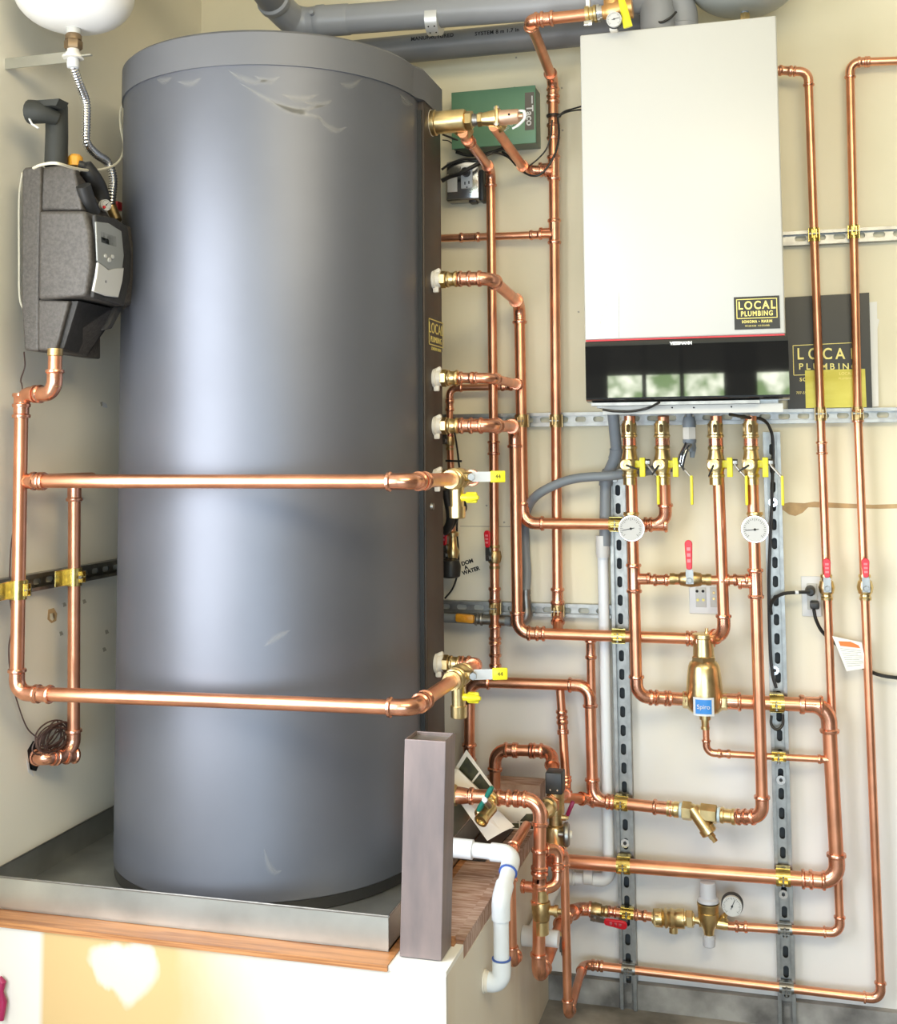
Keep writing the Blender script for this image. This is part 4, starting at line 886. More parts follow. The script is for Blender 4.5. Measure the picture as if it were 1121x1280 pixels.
# ================================================================ flues
fr_ = .0385
f1 = thing('flue_pipe', 'upper light grey flue pipe along the ceiling side, with a perforated strap', 'flue', P(560, 26, -.25))
pa, pb = P(398, 27, -.27), P(795, -3, -.27)
dd = (pb-pa).normalized()
mb = MB().sweep([pa, pb], fr_, 40); mb.build('pipe_run', 'flue', f1)
MB().lathe(pa-dd*.005, dd, [(0, fr_*1.03), (.004, fr_*1.10), (.022, fr_*1.12), (.028, fr_*1.06), (.09, fr_*1.05), (.094, fr_*1.0)], 40).build('socket', 'flue', f1)
el = [pa, pa-dd*.035, pa-dd*.065+V((0, -.02, .004)), pa-dd*.075+V((0, -.06, .012)), pa-dd*.08+V((0, -.10, .02))]
MB().sweep(smoothpath(el, 5), fr_*1.04, 36).build('elbow', 'flue', f1)
e2 = pa-dd*.080+V((0, -.10, .02)); dr = V((-.02, -1, .22)).normalized()
MB().lathe(e2-dr*.006, dr, [(0, fr_*1.05), (.004, fr_*1.13), (.02, fr_*1.14), (.026, fr_*1.0)], 36).build('socket', 'flue', f1)
MB().sweep([e2+dr*.01, e2+dr*1.0], fr_, 36).build('pipe_run', 'flue_d', f1)
MB().lathe(P(391, 18, -.31), (0, -1, .2), [(0, .006), (.012, .006)], 10).build('test_tap', 'flue', f1)
sp_ = P(543, 25, -.27)
stp = MB().lathe(sp_-dd*.016, dd, [(0, fr_*1.01), (0, fr_*1.035), (.032, fr_*1.035), (.032, fr_*1.01)], 40); stp.box(sp_+V((0, .015, .06)), (.032, .0012, .09))
stq = stp.build('perforated_strap', 'brightzinc', f1); stq['_o'] = f1['_o']
mb = MB()
for an in (-2.6, -2.1, -1.6, -1.1, -.6):
    for s_ in (-.008, .008):
        rd = V((0, math.cos(an+.2), math.sin(an+.2))); mb.lathe(sp_+dd*s_+rd*fr_*1.034, rd, [(0, .0022), (.0006, .0022)], 8)
mb.build('hole', 'ink', stq)
mb = MB().sweep([pb-dd*.002, pb+X_*.03, pb+V((.045, 0, -.015)), pb+V((.05, 0, -.05)), V((pb.x+.05, pb.y, bz1+.001))], fr_*1.06, 32); mb.build('elbow', 'flue', f1)
f2 = thing('flue_pipe', 'lower dark grey flue pipe with printed lettering behind the light one', 'flue', P(600, 50, -.13))
pc, pd_ = P(330, 79, -.12), P(845, 28, -.12); d2 = (pd_-pc).normalized()
MB().sweep([pc, pd_], fr_*.98, 36).build('pipe_run', 'flue_d', f2)
for s_, x, y in (('MANUFACTURED', 545, 50.5), ('SYSTEM 8 m 1.7 in', 625, 44), ):
    text(s_, .014, P(x, y, -.12)+V((0, -fr_*.985, -.004)), d2, Z_, 'ink', f2, ext=.0003, bold=.0003, space=1.1)
f3 = thing('flue_elbow', 'grey flue elbow with pale label on top of the boiler', 'flue', P(850, 30, -.2))
q = P(852, 28, -.22); q = V((q.x, q.y, bz1+.001))
MB().lathe(q, Z_, [(0, fr_*1.05), (.02, fr_*1.05), (.02, fr_*.98), (.035, fr_*.98), (.036, fr_*1.1), (.05, fr_*1.12), (.054, fr_)], 36).build('socket', 'flue', f3)
MB().sweep(smoothpath([q+Z_*.03, q+Z_*.085, q+V((-.02, 0, .12)), q+V((-.07, 0, .14)), q+V((-.12, 0, .145))], 5), fr_, 32).build('elbow', 'flue', f3)
MB().lathe(q+V((-.055, 0, .135)), (-1, 0, .1), [(0, fr_*1.08), (.03, fr_*1.1), (.03, fr_)], 32).build('collar', 'flue_d', f3)
MB().lathe(q+V((-.09, 0, .137)), (-1, 0, .1), [(0, fr_*1.12), (.012, fr_*1.12)], 32).build('pale_label', 'plastic_w', f3)
cable('flue_clip', 'dark clip wire between the two flue stubs on the boiler', [P(818, 24, -.3), P(826, 28, -.31), P(838, 22, -.31), P(845, 15, -.3)], .003, 'black', 'clip')

# gauge valve over the boiler
gv = thing('gauge_valve', 'bronze valve body with a small dial and yellow handle above the boiler', 'valve', P(765, 10, -.385))
a = P(732, 19, -.385); d = (P(770, 13, -.385)-a).normalized()
MB().lathe(a, d, [(0, .0165), (.0, .021), (.008, .021), (.010, .018), (.018, .018), (.02, .021), (.026, .021), (.028, .017)], 20).build('press_end', 'brass', gv)
MB().lathe(a+d*.028, d, [(0, .021), (.006, .021), (.006, .017), (.012, .017)], 20).build('tape_ring', 'chrome', gv)
mb = MB().lathe(a+d*.036, d, [(0, .014), (.012, .018), (.02, .024), (.05, .026), (.075, .024)], 24); mb.lathe(a+d*.065-Z_*.01, Z_, [(0, .022), (.08, .022), (.12, .024)], 24)
mb.build('body', mat('orange_bronze', (.80, .45, .18), .9, .4), gv)
g_ = gauge('', P(768, 25.5, -.425), (0, -1, -.1), .0195, 'black', parent=gv, deep=.014, needle=.2)
MB().box(P(767, 36, -.41), (.018, .02, .014), None, .002).build('gauge_foot', 'offwhite', gv)
MB().sweep([P(774, -8, -.42), P(779, 8, -.425), P(785, 34, -.425)], [.006, .009, .011], 10, flat=.45).build('handle', 'yellow', gv)
MB().box(P(735, 29, -.40), (.02, .008, .012), None, .002).build('clip', 'chrome', gv)
MB().box(P(735, 3, -.385), (.010, .014, .04), None, .002).build('white_tag', 'plastic_w', gv)

# ================================================================ expansion tanks
def dome(label, c, R, Hh, m, nip):
    t = thing('expansion_tank', label, 'tank', c)
    pr_ = [(0, R*.14)]+[(R*.62*(1-math.cos(math.pi/2*i/12)), R*math.sin(math.pi/2*(.09+.91*i/12))) for i in range(13)]+[(R*.62+.004, R*1.01), (Hh, R)]
    MB().lathe(c, Z_, pr_, 56).build('vessel', m, t, ang=50); return t
ec = PX(92, 36, .17)
et = dome('white expansion vessel at the top left corner above the pump station', ec, .128, .30, mat('vessel_white', (.93, .92, .89), 0, .3), 0)
MB().lathe(ec+Z_*.004, -Z_, [(0, .016), (.016, .015)], 20).build('neck', 'white', et)
mb = MB().lathe(ec-Z_*.012, -Z_, [(0, .015), (.004, .0175), (.014, .0175), (.015, .015)], 20); hexn(mb, ec-Z_*.026, -Z_, .020, .0195); mb.build('nut', mat('aged_bronze', (.28, .20, .12), .9, .5), et)
MB().lathe(ec-Z_*.046, -Z_, [(0, .013), (.010, .013)], 16).build('nipple', 'offwhite', et)
bk = thing('vessel_bracket', 'flat galvanized bracket holding the white vessel to the left wall', 'bracket', V((.0, ec.y, ec.z-.05)))
zb_ = ec.z-.062
MB().bx(.0005, ec.x+.012, ec.y-.002, ec.y+.001, zb_-.012, zb_+.012).build('arm', 'galv', bk, smooth=False)
MB().lathe((ec.x, ec.y, zb_-.004), Z_, [(0, .0225), (.005, .0225), (.005, .016), (.012, .016)], 24).build('collar_ring', 'offwhite', bk)
MB().bx(ec.x+.018, ec.x+.045, ec.y-.004, ec.y+.004, zb_-.002, zb_+.001).build('tab', 'galv', bk, smooth=False)
hp = smoothpath([V((ec.x, ec.y, zb_-.004)), PX(91, 82, .168), PX(99, 105, .165), PX(107, 128, .16), PX(107.5, 155, .155), PX(108, 178, .15), PX(119, 192, .15), PX(134, 203, .15), PX(141, 222, .16), PX(140, 243, .16), PX(138, 262, .15)], 16)
# resample finely for the corrugation
tot = sum((hp[i+1]-hp[i]).length for i in range(len(hp)-1)); NN = 260; fin = []; acc = 0; i = 0; seg = (hp[1]-hp[0]).length
for k in range(NN+1):
    s_ = tot*k/NN*.9999
    while s_ > acc+seg and i < len(hp)-2: acc += seg; i += 1; seg = (hp[i+1]-hp[i]).length
    fin.append(hp[i].lerp(hp[i+1], (s_-acc)/seg if seg else 0))
hb = thing('flexible_hose', 'corrugated stainless hose from the white vessel to the pump station', 'hose', hp[0])
MB().sweep(fin, [.0105 if k % 4 < 2 else .0088 for k in range(NN+1)], 16).build('hose', 'chrome', hb, ang=80)
MB().lathe(hp[0], -Z_, [(0, .012), (.012, .0135), (.02, .0125), (.022, .009)], 16).build('ferrule', 'plastic_w', hb)
ed = P(931, 15, -.22)
e2_ = dome('grey expansion vessel bottom peeking over the boiler at the top edge', ed, .135, .30, mat('grey_enamel', (.40, .42, .40), .1, .4), 0)
MB().lathe(ed+Z_*.01, -Z_, [(0, .009), (.016, .009)], 14).build('neck', 'conduit', e2_)
mb = MB(); hexn(mb, ed-Z_*.004, -Z_, .03, .0125); mb.build('nipple', 'brass', e2_)

# ================================================================ pump station on the left wall
YF = -.955
def PF(x, y, Y=YF): return P(x, y, Y)
s0 = PF(60, 320)
ps = thing('pump_station', 'charcoal foam cased solar pump station with a grey controller on the left wall', 'pump', V((.01, -.85, s0.z)))
def pris(pts, Y, ext, name, m, bev=.006, top=None):
    o = MB().prism([PF(x, y, Y) for x, y in pts], (0, ext, 0)).build(name, m, ps, ang=25)
    b = o.modifiers.new('bevel', 'BEVEL'); b.width = bev; b.segments = 3; b.limit_method = 'ANGLE'; return o
pris([(27, 214), (30, 209), (51, 207), (50, 262), (48, 376), (48, 439), (30, 438), (26, 376)], YF, .24, 'back_shell', 'epp')

def taper(front, back, Y0, Y1, name, m, bev=.006):
    k = len(front); vs = [PF(x, y, Y0) for x, y in front]+[PF(x, y, Y0)+V((0, Y1-Y0, 0))+V((dx, 0, dz)) for (x, y), (dx, dz) in zip(front, back)]
    o = MB().add(vs, [tuple(range(k)), tuple(reversed(range(k, 2*k)))]+[(i, i+k, (i+1) % k+k, (i+1) % k) for i in range(k)]).build(name, m, ps, ang=25)
    b = o.modifiers.new('bevel', 'BEVEL'); b.width = bev; b.segments = 3; b.limit_method = 'ANGLE'; return o
taper([(48, 263), (106, 263), (112, 290), (113, 330), (107, 370), (47, 375)], [(0, 0)]*6, YF-.010, YF+.215, 'main_cover', 'epp', .008)
taper([(47, 374), (86, 376), (70, 438), (47, 438)], [(0, 0), (.012, 0), (-.035, .0), (0, 0)], YF, YF+.17, 'lower_cover', 'epp')
taper([(50, 376), (98, 376), (80, 436), (50, 437)], [(0, 0), (-.005, 0), (-.055, -.0), (0, 0)], YF+.012, YF+.185, 'lower_core', 'epp_d')
taper([(53, 209), (72, 206), (93, 209), (103, 263), (49, 263)], [(0, 0), (0, 0), (-.05, -.015), (-.01, 0), (0, 0)], YF+.008, YF+.15, 'upper_cover', 'epp')
# front controller
f0 = PF(112.5, 310, YF-.010); XF = f0.x+.001
def fx(x, y, dx=0.): return PX(x, y, XF+dx)
def slab(pts, x0, th, name, m, par=ps, bev=.0):
    o = MB().prism([fx(x, y, x0) for x, y in pts], (th, 0, 0)).build(name, m, par, ang=30)
    if bev: b = o.modifiers.new('bevel', 'BEVEL'); b.width = bev; b.segments = 2; b.limit_method = 'ANGLE'
    o['_o'] = par['_o']; return o
slab([(114, 268), (140, 273), (155, 284), (160, 320), (158, 350), (150, 383), (112, 372), (117, 320)], -.006, .010, 'controller_surround', 'epp_d', bev=.003)
ctl = slab([(118, 277), (134, 279), (150, 289), (153, 320), (151, 336), (140, 337), (134, 337), (128, 333), (120, 326)], .006, .004, 'controller', 'grey_panel', bev=.0015)
slab([(120, 328), (127, 333), (133, 338), (139, 336), (152, 335), (150, 352), (145, 372), (130, 370), (114, 364), (118, 345)], .005, .006, 'controller_flap', 'silver_panel', bev=.0015)
slab([(125, 289), (144, 296), (145, 309), (126, 303)], .0085, .0015, 'display', 'lcd', ctl)
for x, y, r_ in ((131, 320, .0045), (136, 325, .0055), (140, 321, .0045)): MB().lathe(fx(x, y, .0105), X_, [(0, r_), (.003, r_*.9)], 16).build('button', 'silver_panel', ctl)
MB().lathe(fx(132, 352, .0105), X_, [(0, .003), (.001, .003)], 10).build('flap_screw', 'zinc', ps)
slab([(140, 384), (150, 382), (134, 411), (124, 413), (130, 406)], -.03, .012, 'cable_loop', 'epp_d', bev=.003)
# upper right fittings of the station
MB().lathe(PX(94, 208, .15), Z_, [(0, .016), (.02, .016), (.026, .010)], 16).build('thermometer_knob', 'amber', ps)
MB().sweep(smoothpath([PX(98, 206, .18), PX(106, 209, .19), PX(116, 222, .2), PX(124, 236, .2), PX(128, 252, .2)], 4), [.010]*4+[.018]*13, 12).build('safety_group', 'black', ps)
MB().sweep(smoothpath([PX(104, 232, .22), PX(110, 250, .22), PX(117, 266, .22)], 4), .016, 12).build('fill_valve', 'black', ps)
MB().sweep([PX(113, 221, .2), PX(125, 219, .2)], [.005, .003], 8).build('lever', 'black', ps)
gg = gauge('', PX(130, 257, .215), (1, -.6, 0), .0135, 'chrome', parent=ps, deep=.012, needle=.8)
MB().lathe(PX(130, 259, .227), (1, -.6, 0), [(0, .004), (.003, .003)], 8).build('red_hand', 'redprint', ps)
MB().sweep(smoothpath([PX(138, 256, .15), PX(142, 266, .16), PX(146, 276, .17)], 3), .012, 10).build('hose_tail', 'bronze', ps)
MB().box(PX(147, 258, .10), (.02, .03, .02), None, .003).build('red_cap', 'redprint', ps)
MB().lathe(PX(69, 442, .17), -Z_, [(-.01, .016), (.004, .016), (.006, .014), (.07, .014)], 20).build('outlet_nipple', 'bronze', ps)
tb = thing('insulated_pipe', 'black foam insulated pipe with torn elbow above the pump station', 'pipe', PF(70, 208))
MB().sweep([PF(70, 209, -.90), PF(71, 170, -.90), PF(71, 133, -.90), PF(70.5, 129.5, -.90)], [.0245, .0240, .0235, .019], 24).build('riser_sleeve', 'insul', tb)
MB().sweep([PF(72, 148, -.92), PF(60, 143, -.935), PF(44, 140, -.95), PF(38, 140, -.95)], [.015, .020, .0255, .0265], 16).build('elbow_sleeve', 'insul', tb)
MB().prism([PF(36, 126, -.955), PF(74, 123, -.955), PF(70, 132, -.955), PF(37, 132, -.955)], (0, .035, 0)).build('folded_flap', 'insul', tb)
tf = MB().sweep([PF(35, 132, -.965), PF(34.5, 144, -.965), PF(40, 155, -.965), PF(48, 160, -.965)], .0022, 8); tf.build('foil_edge', 'plastic_w', tb)
cable('sensor_cable', 'cream sensor cable looping from the tank rim to the pump station', [V((TX-TR-.004, -.56, PX(155, 112, .09).z)), PX(152, 135, .10), PX(151, 158, .12), PX(155, 182, .14), PX(150, 200, .17), PX(135, 210, .19), PX(112, 213, .2), PX(92, 210, .22), PX(70, 204, .22), PX(52, 206, .16), PX(42, 210, .12)], .0032, 'wire_w')
cable('white_cable', 'white cable bowing out left of the pump station casing', [PX(28, 216, .05), PX(24, 250, .02), PX(24, 320, .02), PX(24.5, 370, .02), PX(30, 388, .03)], .0025, 'wire_w')
cable('brown_cable', 'thin brown cable hanging down the left wall to the pipe hole', [PX(30, 440, .03), PX(31, 458, .02), PX(26, 475, .02), PX(28, 490, .03), PX(26, 560, .03), PX(21, 640, .02), PX(14, 680, .01), PX(12, 740, .02), PX(16, 778, .01), PX(11, 810, .01), PX(14, 848, .01), PX(24, 885, .008), PX(34, 910, .008), PX(46, 922, .01)], .0016, 'wire_b')
cw = []
for k in range(13):
    random.seed(k); cx, cy = 66+random.uniform(-6, 6), 921+random.uniform(-6, 6)
    cw.append([PX(cx+(13+k*.5)*math.cos(t)*(.7+.04*k)+5*math.sin(t+k), cy+(12+k*.3)*math.sin(t)-9*math.cos(t), .02+.003*k+.01*math.sin(t+k)) for t in [2*math.pi*j/10+k for j in range(11)]])
mb = MB()
for c_ in cw: mb.sweep(smoothpath(c_, 4), .0018, 6)
tag(mb.build('cable_coil', 'wire_b'), 'tangled coil of brown cable around the pipe by the wall hole', 'cable')

# ================================================================ green control box, outlet box, wires
g0, g1 = P(564, 117, -.075), P(669, 105, -.075); gz1 = (g0.z+g1.z)/2; g2, g3 = P(564, 186, -.075), P(669, 179, -.075); gz0 = (g2.z+g3.z)/2
gb = thing('control_box', 'green enamel relay control box on the wall behind the relief valve', 'box', V(((g0.x+g1.x)/2, -.001, gz0)))
MB().bx(g0.x+.002, g1.x-.002, -.068, -.001, gz0+.002, gz1-.002).build('housing', mat('grey_green_enamel', (.16, .22, .18), .1, .4), gb, smooth=False)
MB().bx(g0.x, g1.x, -.075, -.0685, gz0, gz1, .0015).build('cover', 'green', gb, ang=50)
la, lb_, lc_, ld_ = P(656, 116, -.0755), P(667.5, 115, -.0755), P(667.5, 162, -.0755), P(656, 163, -.0755)
gl = MB().prism([la, lb_, lc_, ld_], (0, -.0006, 0)).build('label', mat('brown_grey_print', (.13, .115, .10), 0, .5), gb, smooth=False); gl['_o'] = gb['_o']
text('Taco', .026, (la+lc_)/2+V((0, -.0007, -.012)), (0, 0, -1), (1, 0, 0), 'plastic_w', gl, ext=.0003, bold=.0006, sx=1.05)
MB().bx((la.x+lc_.x)/2+.006, (la.x+lc_.x)/2+.009, -.0768, -.0762, (la.z+lc_.z)/2+.02, la.z-.01).build('label_line', 'plastic_w', gl, smooth=False)
text('Taco Comfort', .012, P(640, 155, -.0758), (.8, 0, .55), Z_, 'plastic_w', gb, ext=.0003)
for x in (590, 640): MB().lathe(P(x, 113 if x < 600 else 108, -.075)+V((0, .03, .006)), Z_, [(-.006, .004), (.001, .003)], 8).build('screw', 'zinc', gb)
ob = thing('outlet_box', 'square metal box with a white socket beside the tank column top', 'outlet', P(580, 225, -.03))
b0, b1 = P(557, 202, -.05), P(600, 249, -.05)
MB().bx(b0.x, b1.x, -.05, -.001, b1.z, b0.z, .006).build('metal_box', 'zinc', ob, ang=50)
MB().bx(b0.x+.004, b1.x-.004, -.054, -.0505, b1.z+.004, b0.z-.004, .001).build('cover_plate', 'chrome', ob, ang=50)
MB().bx(P(576, 210, -.056).x, P(590.5, 236, -.056).x, -.059, -.0545, P(576, 236, -.056).z, P(576, 208, -.056).z, .002).build('socket', 'plastic_w', ob, ang=50)
for x, y in ((581, 229), (586, 228)): MB().box(P(x, y, -.0594), (.003, .001, .008)).build('slot', 'ink', ob, smooth=False)
MB().lathe(P(583.5, 234, -.0592), N_, [(0, .0022), (.0006, .0022)], 10).build('ground_hole', 'ink', ob)
MB().bx(P(559, 222, -.056).x, P(571, 222, -.056).x, -.057, -.0545, P(565, 240, -.056).z, P(565, 218, -.056).z, .001).build('toggle_plate', 'offwhite', ob, ang=50)
MB().lathe(P(583, 216, -.062), N_, [(0, .012), (.02, .011), (.024, .006)], 14).build('plug', 'black', ob)
MB().bx(P(600, 220, -.03).x+.001, P(606, 220, -.03).x, -.05, -.001, P(605, 252, -.03).z, P(605, 214, -.03).z, .002).build('side_transformer', 'black', ob, ang=50)
MB().box(P(592, 251, -.03), (.022, .03, .016), None, .004).build('bottom_clamp', 'black', ob)
cable('power_cord', 'thick black cord looping across the metal outlet box', [P(552, 226, -.08), P(562, 221, -.08), P(575, 217, -.085), P(590, 209, -.08), P(601, 203, -.07)], .006, 'cable')
cable('power_cord', 'thin black cord arching over the metal outlet box', [P(552, 212, -.06), P(564, 204, -.06), P(580, 199, -.06), P(594, 199, -.06), P(604, 194, -.06)], .0035, 'cable')
cable('control_wire', 'black wire sagging under the green box from the mixing tee', [P(553, 168, -.10), P(566, 173, -.08), P(577, 178, -.07), P(590, 190, -.07), P(603, 196, -.06), P(618, 191, -.05), P(634, 196, -.05), P(645, 207, -.06)], .0028, 'cable')
cable('control_wire', 'black wire bow beneath the tee of the tall wall pipe', [P(628, 190, -.05), P(641, 199, -.07), P(650, 211, -.08), P(662, 219, -.09), P(675, 218, -.095), P(687, 205, -.09), P(696, 185, -.085), P(698.5, 165, -.08), P(697, 147, -.075)], .0030, 'cable')
cable('control_wire', 'thin black wire from the discharge elbow up behind the tall wall pipe', [P(662, 207, -.07), P(673, 198, -.065), P(683, 186, -.06), P(688, 170, -.06), P(690, 150, -.06)], .0022, 'cable')
cable('control_wire', 'black wire from the cable tie to the left edge of the boiler', [P(696, 146, -.075), P(706, 139, -.07), P(716, 136, -.06), P(730, 132, -.05)], .0022, 'cable')
cable('control_wire', 'second black wire just below it reaching the left edge of the boiler', [P(696, 147, -.075), P(706, 141, -.07), P(718, 138, -.06), P(730, 137, -.05)], .0022, 'cable')
tie = MB().lathe(P(692, 145, -.052)-Z_*.002, Z_, [(0, .016), (0, .0195), (.005, .0195), (.005, .016)], 20); tag(tie.build('cable_tie', 'cable'), 'black cable tie around the tall wall pipe beside the boiler top', 'tie')
cable('control_wire', 'thin wire poking out under the brass tee on the left of the green box', [P(553, 175, -.05), P(560, 176, -.05), P(566, 180, -.05)], .0015, 'cable')
cable('control_wire', 'bundle of wires entering the underside of the green box', [P(570, 190, -.05), P(585, 194, -.05), P(605, 193, -.05), P(625, 187, -.05), P(632, 184, -.05)], .0045, 'cable')

# ================================================================ grey conduit, PVC
pipe('grey plastic conduit dropping from the boiler beside the left upright', [P(766, 516, -.10), P(771, 568, -.065), P(757, 598, -.04), P(756, 682, -.04)], .0145, m='conduit', mf='conduit', name='conduit', cat='conduit', beads=False, collar=.001, R=.06)
gcp = thing('flexible_conduit', 'grey flexible conduit curving left and down past the copper risers', 'conduit', P(720, 600, -.1))
MB().sweep(smoothpath([P(840, 584, -.06), P(800, 590, -.07), P(762, 595, -.095), P(740, 596, -.10), P(715, 599, -.10), P(692, 607, -.10), P(671, 619, -.095), P(660, 634, -.055), P(656, 655, -.018), P(657, 690, -.015), P(658.5, 715, -.025), P(657, 740, -.038)], 8), .0118, 20).build('conduit_tube', 'conduit', gcp)
MB().lathe(P(657, 737, -.04), -Z_, [(0, .0135), (.012, .0135), (.012, .012), (.022, .012)], 18).build('end_ferrule', 'zinc', gcp)
MB().sweep(smoothpath([P(657, 745, -.04), P(658, 765, -.04), P(654, 775, -.04), P(640, 777, -.04), P(634, 776.5, -.04)], 5), [.0135]*5+[.0165]*10+[.013]*6, 18).build('angle_connector', 'zinc', gcp)
gp = thing('gas_pipe', 'grey painted gas pipe below the short rail with its yellow valve', 'pipe', P(600, 774, -.045))
a, b = P(548, 772, -.045), P(638, 776.5, -.045)
MB().sweep([a, b], .0122, 20).build('tube', 'conduit', gp)
MB().lathe(P(594, 774, -.045), b-a, bead_prof(.02, .0118, 1.15, 1.4)).build('coupling', 'zinc', gp)
MB().lathe(P(597, 774.5, -.045), b-a, [(0, .0128), (.075, .0128)], 20).build('zinc_sleeve', 'zinc', gp)
MB().box(P(581, 773, -.062), (.050, .018, .022), (V((1, 0, -.06)).normalized(), Y_, Z_), .005).build('yellow_handle', 'amber', gp)
MB().lathe(P(580, 773, -.071), N_, [(0, .008), (.005, .008), (.005, .004), (.008, .004)], 14).build('handle_screw', 'amber', gp)
pipe('white condensate pipe running down the wall beside the left upright', [P(753, 676, -.029), P(761, 1100, -.029), P(700, 1097, -.035), P(662, 1172, -.32)], .0140, m='pvc', mf='plastic_w', name='pvc_pipe', cat='pipe', beads=False, collar=.02, R=.022)
wc = thing('pvc_coupling', 'white coupling joining grey conduit and white condensate pipe', 'fitting', P(753, 676, -.036))
MB().lathe(P(753, 669.5, -.037), -Z_, [(0, .0175), (.048, .0180), (.048, .0165), (.056, .0165), (.056, .014)], 24).build('sleeve', 'plastic_w', wc)
pv = thing('pvc_pipe', 'thick white pvc drain piece behind the copper valve tree at the platform side', 'pipe', P(680, 1172, -.2))
MB().sweep([V((PXR-.01, -.33, P(640, 1168, -.33).z)), V((PXR+.085, -.33, P(640, 1168, -.33).z))], .0185, 24).build('tube', 'pvc', pv)
MB().lathe(V((PXR+.001, -.33, P(640, 1168, -.33).z)), X_, [(0, .0225), (.03, .0225), (.03, .0185)], 24).build('hub', 'plastic_w', pv)
for i, p_ in enumerate((P(741, 1097, -.04), P(716, 1097, -.04))): MB().lathe(p_, -X_, [(0, .0185), (.022, .0185), (.024, .0155)], 20).build('hub', 'plastic_w', pv if 0 else wc)
XP = 1.052
A_ = PX(641, 1068, XP); B_ = PX(614, 1133, XP); C_ = PX(627, 1229, XP)
Dp = V((XP, C_.y, C_.z)); ydr = A_.y; st_ = V((P(560, 1052, ydr).x, ydr, A_.z+.004))
B2 = V((XP, C_.y, A_.z-(A_-V((XP, C_.y, A_.z))).length*.10-.052))
BD_ = V((XP, C_.y, P(624, 1124, C_.y).z))
dp = pipe('white pvc drain pipe from the pan over the platform edge and down its side', [st_, A_, BD_, Dp, V((PXR-.01, C_.y, C_.z))], .0160, m='pvc', mf='pvc', name='drain_pipe', cat='pipe', beads=False, collar=.024, R=.024)
rg = MB()
for p_, d_ in ((st_.lerp(A_, .34), (A_-st_)), (A_.lerp(BD_, .40), BD_-A_), (V((XP, C_.y, C_.z+.047)), Z_)):
    dn = d_.normalized(); rg.lathe(p_, dn, [(0, .0197), (.0022, .0197)], 24)
rg.build('blue_primer_ring', 'primer', dp)
MB().lathe(st_+(A_-st_).normalized()*.0, A_-st_, [(0, .0205), (.055, .0205), (.056, .0165)], 28).build('hub', 'pvc', dp)
MB().lathe(V((PXR+.0005, C_.y, C_.z)), X_, [(0, .0225), (.004, .0225), (.004, .020), (.010, .020)], 24).build('wall_flange', 'offwhite', dp)

# ================================================================ black pump & hoses behind the column
bp = thing('small_pump', 'small black recirculation pump half hidden behind the tank column', 'pump', P(564, 700, -.06))
MB().lathe(P(563, 722, -.065), Z_, [(0, .020), (.004, .026), (.03, .028), (.045, .024), (.05, .016)], 24).build('motor', 'black', bp)
MB().lathe(P(566, 697, -.06), Z_, [(0, .014), (.016, .018), (.03, .012), (.055, .010), (.057, .016), (.066, .017), (.07, .010)], 20).build('brass_volute', 'brass', bp)
MB().sweep(smoothpath([P(557, 612, -.16), P(563, 648, -.14), P(557, 664, -.12), P(567, 650, -.12), P(572, 637, -.14)], 5), .011, 12).build('rubber_hose', 'black', bp)
cable('black_cable', 'black cable dropping from the tank elbow beside the column to the gas pipe', [P(567, 536, -.05), P(570, 552, -.05), P(573, 575, -.05), P(575, 600, -.05), P(572, 640, -.05), P(571, 665, -.05), P(573, 690, -.05), P(572, 715, -.04), P(566, 735, -.04), P(556, 748, -.04)], .0026, 'cable')
cable('black_cable', 'short looped black cable under the upper drain valve', [P(573, 622, -.10), P(580, 627, -.10), P(582, 636, -.10), P(577, 642, -.10), P(571, 640, -.10)], .0035, 'cable')
tag(MB().sweep([P(557, 576, -.06), P(577, 576.5, -.06)], .003, 8).build('cable_tie', 'cable'), 'black cable tie tail crossing above the upper drain valve', 'tie')

# black cords along the right upright
cable('power_cord', 'black cord looping from the boiler down along the right upright', [P(912, 518, -.20), P(935, 522, -.14), P(952, 524, -.09), P(962, 535, -.065), P(966, 560, -.055), P(964, 640, -.05), P(961, 720, -.05), P(962, 800, -.048), P(965, 840, -.048), P(970, 860, -.048)], .0040, 'cable')
cable('power_cord', 'black cord from the right upright to the upper socket', [P(964, 768, -.05), P(963, 758, -.055), P(968, 748, -.06), P(980, 742, -.065), P(996, 740.5, -.06), P(1012, 740, -.055)], .0042, 'cable')
cable('power_cord', 'thin black cord hanging over the boiler apron on the left', [P(824, 503, -.40), P(810, 510, -.365), P(790, 514, -.362), P(768, 514, -.362), P(753, 512, -.37)], .0030, 'cable')
cable('power_cord', 'black cord hanging in a loop under the separator outlet clamp', [P(964, 895, -.04), P(964, 906, -.045), P(971, 912, -.05), P(978, 906, -.045), P(978, 893, -.04)], .0035, 'cable')
cable('power_cord', 'black cord from the lower socket to the white tag and right frame edge', [P(1017, 762, -.05), P(1020, 775, -.045), P(1028, 790, -.03), P(1045, 805, -.02), P(1065, 825, -.02), P(1085, 838, -.02), P(1105, 845, -.03), P(1140, 849, -.03)], .0045, 'cable')

